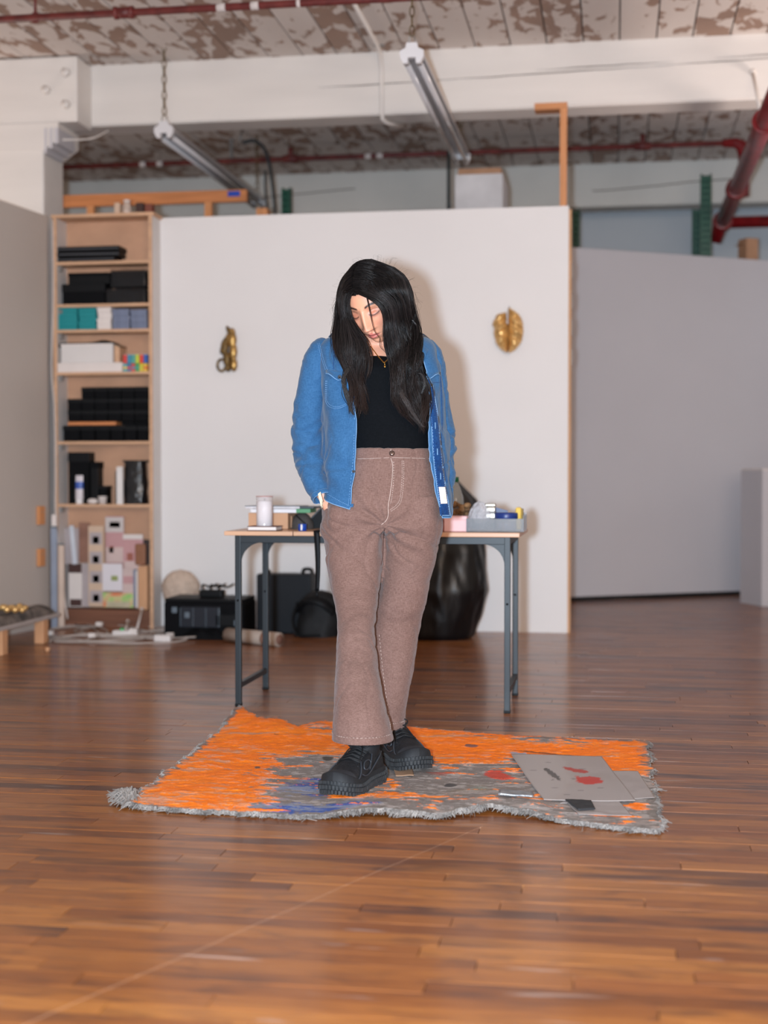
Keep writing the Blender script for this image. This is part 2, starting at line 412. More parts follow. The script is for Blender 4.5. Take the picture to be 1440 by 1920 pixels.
struct('wall_left', wl, pm('left_wall_paint', (188, 178, 170), .6, var=.03, vs=1.5))
RL = fl(1072, 1128); RR = fl(1388, 1116); dd = (RR-RL)/np.linalg.norm(RR-RL); nb = np.array([-dd[1], dd[0], 0])
A0 = RL-dd*.45; A1 = RR+dd*1.8; Ht = 2.67
pw = MB().add([(*(p[:2]), z) for z in (.035, Ht) for p in (A0, A1, A1+nb*.1, A0+nb*.1)], [(3, 2, 1, 0), (4, 5, 6, 7), (0, 1, 5, 4), (1, 2, 6, 5), (2, 3, 7, 6), (3, 0, 4, 7)])
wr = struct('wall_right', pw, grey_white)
bs_ = MB().add([(*(p[:2]), z) for z in (0, .035) for p in (A0+nb*.01, A1+nb*.01, A1+nb*.09, A0+nb*.09)], [(3, 2, 1, 0), (4, 5, 6, 7), (0, 1, 5, 4), (1, 2, 6, 5), (2, 3, 7, 6), (3, 0, 4, 7)])
struct('gap_shadow_right', bs_, pm('gap_shadow_black', (22, 20, 22), .6))  # black strip stands in for the shadow in the gap under the panel

# ---- pipes under the ceiling
red = pm('sprinkler_red', (112, 20, 26), .32, var=.25, vs=9, col2=(140, 30, 34))
red_old = pm('old_red_pipe', (92, 34, 34), .5, var=.3, vs=12, col2=(116, 50, 46))
paintfleck = pm('white_overspray', (206, 196, 192), .6)
steel = pm('galvanised', (150, 148, 146), .4, .8, var=.1)
def ring_at(mb, p, ax, r, l, n=14):
    p = Vector(p); ax = Vector(ax).normalized(); mb.tube([p-ax*l/2, p-ax*l/2*.98, p+ax*l/2*.98, p+ax*l/2], [r*.82, r, r, r*.82], n)
pp = thing('sprinkler_pipe', 'dark red pipe along the ceiling at the top of the picture', 'pipe')
z0 = at(360, 17, 7.6)[2]
link('pipe_run', MB().tube([(-5.5, 7.6, z0), (3.5, 7.6, z0)], .021, 14), red_old, pp, True)
for q, (ax_, l) in {232: (1, .09), 247: (1, .02), 218: (1, .02)}.items():
    mb = MB(); ring_at(mb, (at(q, 22, 7.6)[0], 7.6, z0), (1, 0, 0), .031 if l > .05 else .035, l); link('coupling', mb, red_old, pp, True)
for q, l in ((415, .05), (478, .045), (560, .02)):
    mb = MB(); ring_at(mb, (at(q, 10, 7.6)[0], 7.6, z0), (1, 0, 0), .0235, l); link('paint_splash', mb, paintfleck, pp, True)
hx = at(66, 20, 7.6)[0]
link('hanger', MB().tube([(hx, 7.6, CZ), (hx, 7.6, z0+.03)], .008, 8).tube([(hx+.027*math.sin(a), 7.6, z0+.027*math.cos(a)) for a in np.linspace(0, 2*PI, 18)], .005, 6), red_old, pp, True)
tag(pp, pp['label'], 'pipe')
p2 = thing('sprinkler_pipe', 'thin dark red pipe running behind the white beam', 'pipe')
xs0 = at(215, 312, 11.2)[0]; xe = at(1395, 270, 11.2)[0]; zc = 3.49
link('pipe_run', MB().tube([(-5.4, 11.2, zc), (xe, 11.2, zc)], .021, 12), red_old, p2, True)
for q in (545, 1205):
    x = at(q, 290, 11.2)[0]; mb = MB(); ring_at(mb, (x, 11.2, zc), (1, 0, 0), .032, .12); mb.tube([(x, 11.2, zc), (x, 11.2, zc+.09)], .02, 10); link('tee_fitting', mb, red_old, p2, True)
for q in (268, 300, 712, 690):
    mb = MB(); ring_at(mb, (at(q, 300, 11.2)[0], 11.2, zc), (1, 0, 0), .0245, .05); link('paint_splash', mb, paintfleck, p2, True)
link('hanger_strap', MB().box((at(434, 270, 11.2)[0]-.012, 11.19, zc), (at(434, 270, 11.2)[0]+.012, 11.21, CZ)), steel, p2)
BX, BZ = .872, 3.05
drop_x = xe
link('drop_pipe', MB().tube([(drop_x-.16, 11.2, zc), (drop_x-.06, 11.2, zc), (drop_x-.015, 11.2, zc-.03), (drop_x, 11.2, zc-.1), (drop_x, 11.2, BZ+.03)], [.03, .04, .05, .045, .04], 14), red, p2, True)
bp = thing('sprinkler_main', 'thick glossy red pipe running towards the back at the right', 'pipe')
link('pipe_run', MB().tube([(BX, 6.0, BZ), (BX, 12.2, BZ)], .058, 20), red, bp, True)
for yy, rr_, l in ((10.75, .078, .1), (12.1, .08, .14), (8.72, .066, .03)):
    mb = MB(); ring_at(mb, (BX, yy, BZ), (0, 1, 0), rr_, l, 20); link('coupling', mb, red, bp, True)
link('cross_pipe', MB().tube([(BX-.05, 12.15, BZ), (3.5, 12.15, BZ)], .05, 16), red, bp, True)
link('elbow', MB().tube([(BX, 12.1, BZ), (BX-.02, 12.15, BZ-.04), (BX-.05, 12.18, BZ-.16)], [.07, .06, .045], 14), red, bp, True)
rp = at(1411, 135, BY0-.02); rb = Vector((BX-.03, 8.74, BZ+.075))
link('hanger_rod', MB().tube([rp, (rp+np.array(rb))/2, tuple(rb)], .011, 8), beam_white, bp, True)
link('hanger_eye', MB().sphere(rp, .022), beam_white, bp, True)
link('hanger_ring', MB().tube([(BX+.07*math.sin(a), 8.72, BZ+.07*math.cos(a)) for a in np.linspace(0, 2*PI, 24)], .009, 8), red, bp, True)
cd = thing('electrical_conduit', 'white conduit bending from the ceiling down the beam face', 'conduit')
cx = at(716, 130, BY0-.03)[0]
link('conduit_tube', MB().tube([(cx, 5.0, CZ-.025), (cx, 8.85, CZ-.025), (cx, 8.96, CZ-.05), (cx, 9.02, CZ-.12), (cx, 9.03, BB+.03), (cx, 9.05, BB-.025), (cx+.02, 9.1, BB-.04), (cx+.1, 9.26, BB-.03)], .014, 10), beam_white, cd, True)
link('clip', MB().box((cx-.035, 8.9, CZ-.012), (cx+.035, 8.93, CZ-.003)), steel, cd)

# ---- fluorescent fittings on chains
lamp_white = pm('fixture_enamel', (214, 212, 214), .35, var=.03)
refl = pm('fixture_tray', (168, 164, 164), .3, .15, var=.06)
tubem = pm('fluorescent_glass', (198, 196, 198), .15, coat=.6, var=.02)
chainm = pm('chain_metal', (112, 96, 70), .4, .85)
def fixture(label, x, y0, length, z, ztop, tilt=0):
    t = thing('fluorescent_fitting', label, 'light', (x, y0, z), 0, 'unlit fluorescent fittings')
    w = .058
    tray = MB()
    prof = [(-w, -.012), (-w, .012), (-.03, .02), (-.024, .048), (.024, .048), (.03, .02), (w, .012), (w, -.012), (w-.004, -.012), (w-.006, .008), (.0, .014), (-w+.006, .008), (-w+.004, -.012)]
    A = np.array([[(px_, yy, pz) for px_, pz in prof] for yy in (.03, length-.03)])
    tray.grid(A, True); link('reflector', tray, refl, t)
    for yy in (0.0, length-.035):
        e = MB(); e.prism([(-w-.004, -.016), (-w-.004, .016), (-.032, .03), (-.028, .056), (.028, .056), (.032, .03), (w+.004, .016), (w+.004, -.016), (.045, -.05), (.022, -.05), (.02, -.02), (-.02, -.02), (-.022, -.05), (-.045, -.05)], 0, .035, Matrix.Translation((0, yy+.035, 0)) @ Matrix.Rotation(PI/2, 4, 'X'))
        link('end_cap', e, lamp_white, t)
    for sx in (-.034, .034):
        mb = MB().tube([(sx, .03, -.034), (sx, length-.03, -.034)], .0165, 12); link('tube_lamp', mb, tubem, t, True)
        for yy in (.045, length-.045): link('tube_cap', MB().tube([(sx, yy-.012, -.034), (sx, yy+.012, -.034)], .0175, 12), steel, t, True)
    for yy in (.018, length-.06):
        n = max(2, int((ztop-z-.05)/.03)); ch = MB(); zz = .05
        hook = MB().tube([(-.016, yy, .03), (-.016, yy, .085), (0, yy, .10), (.016, yy, .085), (.016, yy, .03)], .0035, 6)
        link('hook', hook, steel, t, True)
        zz = .095
        for k in range(n):
            if z+zz > ztop: break
            pts = []
            for a in np.linspace(0, 2*PI, 13):
                u = .0125*math.cos(a); v = .030*math.sin(a)
                pts.append((u if k % 2 == 0 else 0, yy+(0 if k % 2 == 0 else u), zz+.026+v))
            ch.tube(pts, .0036, 5, False); zz += .050
        link('chain', ch, chainm, t, True)
    return t
fR = fl(770, 100, 3.15); fL = fl(305, 243, 3.15)
fixture('unlit twin fluorescent fitting on chains, the nearer one at centre', fR[0]+.005, fR[1], 2.45, 3.15, CZ)
fixture('unlit twin fluorescent fitting on a chain, the one above the bookshelf side', fL[0]+.005, fL[1], 2.45, 3.15, CZ)
# ------------------------------------------------------------------ things
ply = pm('plywood', (206, 164, 130), .55, var=.16, vs=4, stretch=(1, 6, 6), bump=.05)
plyback = pm('plywood_back', (196, 152, 122), .6, var=.2, vs=3, stretch=(1, 1, 1.6))
pine = pm('pine', (208, 142, 92), .55, var=.2, vs=5, stretch=(7, 7, .6))
pine_x = pm('pine_board', (200, 128, 78), .55, var=.22, vs=5, stretch=(.6, 7, 7))
black = pm('black_card', (8, 10, 13), .55, var=.25, vs=8, spec=.25)
blackm = pm('black_matt', (9, 10, 13), .75, var=.2, vs=10, spec=.15)
film_clear = pm('clear_film', (40, 42, 46), .1, var=0, alpha=.3, coat=1, bump=.5, bs=40)
cardboard = pm('cardboard', (178, 136, 106), .8, var=.12, vs=9)
whitecard = pm('white_card', (222, 212, 206), .6, var=.05)
green_rack = pm('rack_green', (28, 84, 66), .45, var=.2, vs=12)
def fbx(name, label, cat, pxL, pxR, pyT, zb, mat, Yf=8.53, depth=.14, group=None, r=.004, lid=None, parent=None, rz=0):
    """box whose front face stands at Yf and spans the sight lines pxL..pxR, from zb up to pyT"""
    a = at(pxL, pyT, Yf); b = at(pxR, pyT, Yf); h = a[2]-zb; w = b[0]-a[0]
    me = rbox(w, depth, h, r)
    c = ((a[0]+b[0])/2, Yf+depth/2, zb)
    if lid:
        t = thing(name, label, cat, c, rz, group)
        lh = lid[1]
        link('body', rbox(w-.006, depth-.006, h-.004, r), mat, t)
        link('lid', rbox(w, depth, lh, r*.6), lid[0], t, loc=(0, 0, h-lh))
        return t
    o = link(name, me, mat, None, loc=c); o.rotation_euler.z = rz
    return tag(o, label, cat, group)

# ---- bookshelf
SX0, SX1, SY0, SY1 = -3.475, -2.833, 8.5, 8.685
shelf = thing('bookshelf', 'tall narrow plywood bookshelf packed with boxes beside the white partition', 'bookshelf', (SX0, SY0, 0))
SD = SY1-SY0; SW = SX1-SX0; SH = 2.565
for x, nm in ((0, 'side_panel'), (SW-.02, 'side_panel')):
    s = link(nm, MB().box((x, .006, 0), (x+.02, SD, SH)), pm('shelf_white', (214, 208, 204), .5, var=.04), shelf)
    link('edge_strip', MB().box((x-.001, 0, 0), (x+.021, .0062, SH)), ply, s)
link('top_panel', MB().box((-.012, -.006, SH), (SW+.012, SD, SH+.02)), ply, shelf)
link('back_panel', MB().box((.02, SD-.012, .0), (SW-.02, SD, SH)), plyback, shelf)
SHZ = [2.282, 2.017, 1.858, 1.593, 1.16, .767]
for z in SHZ:
    link('shelf_board', MB().box((.02, .002, z-.009), (SW-.02, SD-.012, z+.009)), ply, shelf)
    link('bracket', MB().box((.02, .03, z-.045), (.045, .05, z-.009)), steel, shelf)
link('plinth', MB().box((.02, .02, 0), (SW-.02, SD-.02, .112)), pm('brown_board', (120, 78, 58), .5, var=.3, vs=5, stretch=(.5, 6, 6)), shelf)
zt = [z+.009 for z in SHZ]
# first shelf: three black portfolios
zz = zt[0]
for k, (nm) in enumerate(('lowest', 'middle', 'topmost')):
    t = thing('portfolio_case', f'black portfolio case on the top shelf, {nm} of three', 'portfolio', (0, 0, 0), 0, 'black portfolios on the top shelf')
    a = at(98, 480, 8.51); b = at(214+4*k, 480, 8.51); w = b[0]-a[0]
    t.location = ((a[0]+b[0])/2+.01*(k % 2), 8.595, zz); t.rotation_euler.z = (-.02, .03, -.01)[k]
    link('cover', rbox(w, .15, .031, .006), black, t)
    link('binding', rbox(w-.01, .152, .011, .003), pm('portfolio_edge', (64, 66, 70), .4), t, loc=(0, -.002, .01))
    zz += .0335
# second shelf: black cartons, two wrapped in film
z = zt[1]
fbx('storage_box', 'matt black storage box at the left of the second shelf', 'box', 116, 196, 533, z, blackm, 8.53, .14, lid=(black, .05))
fbx('storage_box', 'wide black box on top of another on the second shelf', 'box', 127, 205, 512, at(127, 533, 8.53)[2]+.001, black, 8.54, .12, lid=(blackm, .02))
def wrapped(label, pxL, pxR, pyT, zb, Yf, depth, mat, seed):
    a = at(pxL, pyT, Yf); b = at(pxR, pyT, Yf); w = b[0]-a[0]; h = a[2]-zb
    t = thing('wrapped_package', label, 'package', ((a[0]+b[0])/2, Yf+depth/2, zb))
    link('carton', rbox(w-.012, depth-.012, h-.01, .006), mat, t)
    me = rbox(w, depth, h, .012, 3); bm = bmesh.new(); bm.from_mesh(me)
    bmesh.ops.subdivide_edges(bm, edges=[e for e in bm.edges if e.calc_length() > .03], cuts=7, use_grid_fill=True)
    for v in bm.verts:
        n = mnoise.noise(v.co*28+Vector((seed, 0, 0))); v.co += v.co.normalized()*.004*n
    bm.to_mesh(me); bm.free(); me.polygons.foreach_set('use_smooth', [True]*len(me.polygons))
    link('film_wrap', me, film_clear, t)
    return t
wrapped('black package in shiny clear film at the right of the second shelf', 197, 273, 540, z, 8.525, .14, blackm, 1.0)
wrapped('upper black package in creased clear film on the second shelf', 206, 273, 505, at(200, 540, 8.53)[2]+.002, 8.53, .13, blackm, 4.0)
# third shelf: teal, white and grey-blue boxes in stacks
z = zt[2]
teal = pm('teal_card', (20, 132, 136), .5, var=.1)
def stack(n, pxL, pxR, pyT, mat, name, label, cat, grp, lidm=None, jitter=.004, Yf=8.53):
    zb = z; ztop = at(pxL, pyT, Yf)[2]; h = (ztop-zb)/n; r = random.Random(pxL)
    for k in range(n):
        a = at(pxL, pyT, Yf)[0]; b = at(pxR, pyT, Yf)[0]; j = (r.random()-.5)*2*jitter
        t = thing(name, label[k] if isinstance(label, (list, tuple)) else label, cat, ((a+b)/2+j, Yf+.06+abs(j), zb+k*h), 0, grp)
        link('body', rbox(b-a-.004, .118, h-.002, .002), mat, t)
        link('lid', rbox(b-a, .122, h*.45, .002), lidm or mat, t, loc=(0, 0, h*.53))
ordn = ['bottom', 'second', 'middle', 'fourth', 'top']
stack(5, 109, 145, 577, teal, 'small_box', [f'teal box in the left teal stack on the third shelf, {o} one' for o in ordn], 'box', 'teal boxes on the third shelf')
stack(5, 147, 180, 577, teal, 'small_box', [f'teal box in the right teal stack on the third shelf, {o} one' for o in ordn], 'box', 'teal boxes on the third shelf')
stack(4, 182, 208, 576, whitecard, 'small_box', [f'small white box between teal and grey boxes, {o} of the stack' for o in ('bottom', 'second', 'third', 'top')], 'box', 'white boxes on the third shelf')
greyblue = pm('grey_blue_card', (112, 122, 146), .4, var=.2, vs=14, coat=.5)
stack(3, 211, 242, 579, greyblue, 'small_box', [f'grey-blue wrapped box right of the white boxes, {o} of three' for o in ('bottom', 'middle', 'top')], 'box', 'grey-blue boxes on the third shelf')
stack(3, 244, 274, 580, greyblue, 'small_box', [f'grey-blue wrapped box against the shelf side, {o} of three' for o in ('bottom', 'middle', 'top')], 'box', 'grey-blue boxes on the third shelf')
# fourth shelf
z = zt[3]
fbx('flat_box', 'long flat white box lying on the fourth shelf', 'box', 103, 229, 681, z, whitecard, 8.515, .15, lid=(whitecard, .022))
z2 = at(103, 681, 8.515)[2]
fbx('white_box', 'white box with a hinged end resting on the flat white box', 'box', 113, 212, 645, z2+.001, pm('white_box_card', (214, 208, 204), .55, var=.04), 8.525, .14, lid=(whitecard, .012))
fbx('picture_frame', 'small pale wooden frame end beside the white box', 'frame', 214, 224, 646, z2+.001, ply, 8.53, .13)
t = thing('folder', 'black folder lying over the white box on the fourth shelf', 'folder', (*at(172, 640, 8.6)[:2], at(113, 645, 8.525)[2]+.002), .03)
A = np.zeros((8, 16, 3))
for j in range(8):
    for i in range(16):
        u = i/15; A[j, i] = (-.21+.42*u, -.075+.02*math.sin(u*5)+.15*j/7, .012*math.exp(-((u-.75)/.12)**2)-.06*max(0, u-.86)*3-.9*max(0, .06-u))
fo = link('cover', MB().grid(A), black, t, True); solid(fo, .006, 1)
cols = [(214, 70, 66), (70, 140, 168), (86, 160, 150), (190, 204, 70), (222, 74, 60), (58, 100, 176), (96, 170, 176), (84, 120, 160), (206, 90, 86), (70, 160, 96), (216, 196, 64), (230, 190, 70)]
names = ['red', 'steel blue', 'sea green', 'lime', 'scarlet', 'royal blue', 'pale teal', 'slate blue', 'pink-red', 'green', 'yellow', 'amber']
k = 0
for row, (y0, y1) in enumerate(((682, 698), (666, 682))):
    zb = z if row == 0 else z+.0545
    for i in range(6):
        a = at(231+7.6*i, y0, 8.535)[0]; b = at(231+7.6*(i+1)-.8, y0, 8.535)[0]
        c = (k+6) % 12
        t = thing('paint_box', f'tiny {names[c]} carton in the {"lower" if row == 0 else "upper"} row of coloured cartons', 'carton', ((a+b)/2, 8.57, zb), 0, 'coloured cartons on the fourth shelf')
        link('body', rbox(b-a, .07, .053, .002), pm('carton_'+str(c), cols[c], .45, var=.1, vs=20), t)
        link('flap', rbox(b-a-.003, .066, .003, .001), whitecard, t, loc=(0, 0, .0525)) if row == 1 else link('label_band', rbox(b-a+.001, .071, .012, .001), pm('carton_'+str((c+5) % 12), cols[(c+5) % 12], .45, var=.1), t, loc=(0, 0, .02))
        k += 1
# fifth shelf: ranks of black boxes over a pine slat
z = zt[4]
grp = 'black boxes on the fifth shelf'; ORD = ('first', 'second', 'third', 'fourth', 'fifth', 'sixth')
xs = [117, 150, 178, 206, 232, 256, 277]
for i in range(6):
    fbx('black_box', f'low black box in the bottom rank on the fifth shelf, {ORD[i]} from the left', 'box', xs[i]+.6, xs[i+1]-.6, 798, z, blackm, 8.53, .14, grp, lid=(black, .03))
zb = at(117, 798, 8.53)[2]
sl = fbx('pine_offcut', 'pine slat lying between the ranks of black boxes', 'slat', 127, 217, 791, zb+.001, pine_x, 8.525, .12)
zb2 = at(117, 791, 8.525)[2]+.001
xs = [126, 152, 177, 202, 227, 252, 277]
for rr in range(3):
    for i in range(6):
        if rr == 2 and i == 0: continue
        zz = zb2+.001+rr*.072
        if i >= 4 and rr == 0: pass
        a = at(xs[i]+.5, 780, 8.54); b = at(xs[i+1]-.5, 780, 8.54)
        t = thing('black_box', f'small black box on the fifth shelf, {("lower", "middle", "upper")[rr]} rank, {ORD[i]} from the left', 'box', ((a[0]+b[0])/2, 8.605, zz), 0, grp)
        link('body', rbox(b[0]-a[0]-.003, .128, .07, .003), blackm, t); link('lid', rbox(b[0]-a[0], .132, .026, .003), black, t, loc=(0, 0, .045))
for i in range(4, 6):
    fbx('black_box', ('black box just right of the pine slat', 'black box by the shelf side, level with the pine slat')[i-4], 'box', xs[i]+.5, xs[i+1]-.5, 791, zb+.0005, blackm, 8.54, .13, grp)
# sixth shelf
z = zt[5]
fbx('upright_box', 'tall black box at the left of the sixth shelf', 'box', 127, 167, 848, z, blackm, 8.56, .1, lid=(black, .06))
fbx('upright_box', 'narrower black box beside the tall black one on the sixth shelf', 'box', 168, 184, 866, z, black, 8.57, .1, lid=(blackm, .04))
fbx('upright_box', 'small black box in the middle of the sixth shelf', 'box', 185, 200, 911, z, blackm, 8.56, .1, lid=(black, .02))
fbx('upright_box', 'thin black case right of the white stick', 'box', 216, 221, 883, z, black, 8.56, .1)
p = at(148, 940, 8.535); t = thing('glue_tube', 'white and blue squeeze tube standing on the sixth shelf', 'tube', (p[0], 8.545, z))
prof = np.array([[(.026*(1-.25*v)*math.cos(a)*(1+.25*v), .024*(1-.85*v)*math.sin(a), .03+.15*v) for a in np.linspace(0, 2*PI, 20, endpoint=False)] for v in np.linspace(0, 1, 8)])
link('tube_body', MB().grid(prof, True), pm('tube_white', (214, 206, 210), .35), t, True)
link('cap', MB().lathe([(.0, 0), (.023, 0), (.023, .03), (.0, .031)], 16), pm('white_plastic', (236, 232, 230), .35), t, True)
link('print_band', MB().lathe([(.0262, 0), (.0262, .045)], 20, (0, 0, .095), False, Matrix.Diagonal((1, .62, 1, 1))), pm('tube_blue', (60, 90, 170), .35, var=.3, vs=40), t, True)
p = at(192, 940, 8.53); t = thing('paper_cup', 'small squat white cup in front of the black boxes', 'cup', (p[0], 8.535, z))
link('cup_body', MB().lathe([(.0, 0), (.022, 0), (.028, .045), (.03, .047), (.027, .047), (.02, .006), (0, .006)], 20), whitecard, t, True)
link('rim', MB().tube([(.029*math.cos(a), .029*math.sin(a), .047) for a in np.linspace(0, 2*PI, 21)], .0022, 6), whitecard, t, True)
p = at(174, 944, 8.53); t = thing('putty_lump', 'pale lump of crumpled paper beside the cup', 'paper', (p[0], 8.53, z+.018))
link('sheet', MB().sphere((0, 0, 0), .03, 14, 8, (1.2, .8, .6)), whitecard, t, True)
p = at(226, 940, 8.52); t = thing('white_batten', 'white batten leaning upright at the front of the sixth shelf', 'batten', (p[0], 8.513, z), 0)
link('bar', rbox(.04, .02, .235, .002), pm('batten_white', (226, 220, 216), .5), t); link('end_face', rbox(.036, .021, .004, .001), ply, t, loc=(0, 0, .234))
t = thing('foil_bag', 'black crinkled plastic bag at the right of the sixth shelf', 'bag', (at(253, 940, 8.56)[0], 8.58, z))
A = np.zeros((22, 40, 3))
for j in range(22):
    v = j/21
    for i in range(40):
        a = 2*PI*i/40; rr = (1-.12*v)*(1+.10*mnoise.noise(Vector((math.cos(a)*2.6, math.sin(a)*2.6, v*5)))); e = abs(math.cos(a))**.6
        A[j, i] = (.072*rr*math.copysign(abs(math.cos(a))**.55, math.cos(a)), .055*rr*math.copysign(abs(math.sin(a))**.6, math.sin(a)), .27*v)
foil = pm('black_polythene', (12, 14, 18), .22, var=.2, bump=.9, bs=30, coat=.3)
link('bag_body', MB().grid(A, True), foil, t, True); link('bag_top', MB().box((-.075, -.03, .262), (.075, .03, .275)), black, t)
# bottom compartment: prints, cards and boards leaning on the back
zb = .112
def panel(name, label, cat, pxL, pxR, pyT, pyB, Yf, mat, th=.008, lean=.0, extra=(), roll=0):
    a = at(pxL, pyB, Yf); b = at(pxR, pyT, Yf); w = b[0]-a[0]; h = b[2]-a[2]
    t = thing(name, label, cat, ((a[0]+b[0])/2, Yf, a[2])); t.rotation_euler = (-lean, roll, 0)
    link('sheet', rbox(w, th, h, .002), mat, t, loc=(0, th/2, 0))
    for (nm, x0, x1, z0, z1, mm) in extra:
        link(nm, rbox((x1-x0)*w, .003, (z1-z0)*h, .001), mm, t, loc=((x0+x1-1)/2*w, -.001, z0*h))
    return t
pinkc = pm('dusty_pink_card', (196, 150, 150), .5, var=.1); pinkl = pm('pale_pink_card', (208, 184, 178), .5, var=.1)
lil = pm('lilac_grey_card', (176, 164, 164), .5, var=.1); brn = pm('dark_brown_card', (72, 46, 42), .6); inkgrey = pm('ink_grey', (112, 116, 122), .6)
rust = pm('rust_print', (160, 96, 80), .6); buff = pm('buff_card', (206, 178, 154), .6, var=.1)
panel('art_print', 'dusty pink print with a pale top edge, tallest in the bottom compartment', 'print', 198, 232, 968, 1056, 8.62, pinkc, extra=(('margin', .0, 1, .66, .98, pm('pale_margin', (206, 196, 192), .5)), ('window', .22, .8, .76, .88, buff), ('motif', .2, .45, .22, .36, rust), ('lower_field', .02, .98, .02, .34, pinkl)))
panel('art_print', 'second dusty pink print lower down beside the tall one', 'print', 231, 268, 1002, 1072, 8.605, pinkc, extra=(('margin', 0, 1, .87, 1, whitecard), ('motif', .2, .5, .3, .5, rust), ('lower_field', .05, .9, .02, .28, pinkl)))
panel('art_print', 'pink sheet standing in front beside the white card', 'print', 229, 252, 1066, 1137, 8.58, pinkl, extra=(('motif', .3, .7, .2, .32, rust), ('band', .1, .9, .6, .8, pinkc)))
panel('photo_strip', 'tall buff strip of four small grey pictures in the bottom compartment', 'print strip', 166, 194, 986, 1137, 8.575, buff, extra=tuple(('picture', .1, .9, .05+.24*q, .2+.24*q, lil) for q in range(4))+tuple(('figure', .3, .7, .06+.24*q, .15+.24*q, inkgrey) for q in range(4)))
panel('card', 'white card with a small green picture at the centre of the bottom compartment', 'card', 192, 229, 1057, 1108, 8.565, pm('bright_card', (220, 214, 218), .5, var=.03), extra=(('picture', .45, .78, .38, .56, pm('sage_print', (150, 160, 96), .5, var=.4, vs=30)),))
def holo():
    m = bpy.data.materials.new('holographic_foil'); m.use_nodes = True; nt = m.node_tree; b = nt.nodes['Principled BSDF']
    tc = N(nt, 'ShaderNodeTexCoord'); mp = N(nt, 'ShaderNodeMapping'); mp.inputs['Scale'].default_value = (7, 7, 14); nt.links.new(tc.outputs['Object'], mp.inputs[0])
    nz = N(nt, 'ShaderNodeTexNoise'); nz.inputs['Scale'].default_value = 1.2; nt.links.new(mp.outputs[0], nz.inputs[0])
    r = N(nt, 'ShaderNodeValToRGB'); e = r.color_ramp.elements
    for q in range(3): e.new(.5)
    for q, (p_, c_) in enumerate(((.3, (240, 110, 70)), (.42, (226, 170, 130)), (.5, (214, 206, 150)), (.6, (150, 214, 120)), (.7, (196, 190, 166)))): e[q].position = p_; e[q].color = (*srgb(c_), 1)
    nt.links.new(nz.outputs[0], r.inputs[0]); nt.links.new(r.outputs[0], b.inputs['Base Color']); b.inputs['Roughness'].default_value = .25; b.inputs['Metallic'].default_value = .2
    return m
t = panel('foil_sleeve', 'shimmering orange and green holographic sleeve low in the bookshelf', 'sleeve', 193, 249, 1112, 1139, 8.545, holo(), extra=(('pale_band', .12, .9, .02, .42, pm('sleeve_pale', (188, 178, 150), .4, var=.2, vs=30)),))
panel('art_board', 'brown streaked board at the left of the bottom compartment', 'board', 148, 168, 980, 1054, 8.63, pm('brown_streak', (150, 108, 90), .6, var=.3, vs=8), .01)
panel('art_board', 'white and dark brown banded board at the left of the bottom compartment', 'board', 129, 153, 1056, 1138, 8.59, whitecard, .01, extra=(('band', 0, 1, .78, .99, brn), ('band', .1, .98, .02, .18, brn)))
panel('art_board', 'lilac grey board behind the banded board', 'board', 120, 147, 990, 1058, 8.62, lil, .01)
panel('art_board', 'grey panel standing between the banded board and the picture strip', 'board', 154, 168, 1056, 1138, 8.60, lil, .01)
panel('plastic_rod', 'pale slim blade leaning in front of the lilac board', 'blade', 136, 144, 985, 1058, 8.575, pm('cool_white', (206, 210, 218), .3), .006, roll=-.09)
t = thing('wooden_paddle', 'rounded brown wooden block on top of the pine offcut', 'block', (at(262, 1060, 8.57)[0], 8.59, at(262, 1060, 8.57)[2]))
link('paddle', rbox(.07, .03, .135, .03, 4), pm('walnut', (146, 98, 70), .5, var=.2, vs=9), t); link('shadow_board', rbox(.06, .012, .16, .004), pm('dark_slat', (60, 46, 42), .6), t, loc=(.03, .04, 0))
fbx('pine_offcut', 'upright pine offcut at the right of the bottom compartment', 'offcut', 259, 276, 1061, zb, pm('pine_pale', (206, 156, 116), .6, var=.12, stretch=(6, 6, .6)), 8.56, .05)
panel('blue_board', 'thin blue grey board edge left of the pine offcut', 'board', 250, 254, 1068, 1137, 8.57, pm('blue_grey', (120, 130, 152), .5), .05)
panel('white_board', 'thin white board edge left of the pine offcut', 'board', 254.5, 258, 1070, 1140, 8.565, whitecard, .05)
# on top of the bookshelf
zt_ = SH+.02
p = at(238, 400, 8.6); t = thing('jar', 'small pale speckled jar on top of the bookshelf', 'jar', (p[0], 8.6, zt_+.001))
link('jar_body', MB().lathe([(.0, 0), (.026, 0), (.03, .02), (.028, .06), (.02, .072), (.02, .085), (0, .085)], 18), pm('speckled_glaze', (202, 182, 168), .3, var=.35, vs=60), t, True)
link('lid', MB().lathe([(.0, .085), (.022, .085), (.022, .096), (0, .098)], 18), whitecard, t, True)
fbx('wood_block', 'pale wood block left of the jar on the bookshelf top', 'block', 214, 224, 380, zt_+.001, buff, 8.57, .05)
fbx('wood_block', 'dark wood block right of the jar on the bookshelf top', 'block', 254, 268, 380, zt_+.001, pm('dark_wood', (66, 44, 38), .6), 8.58, .06)
fbx('wood_block', 'reddish brown wood block at the right on the bookshelf top', 'block', 271, 284, 382, zt_+.001, pm('red_wood', (122, 66, 50), .6, var=.2), 8.57, .07)

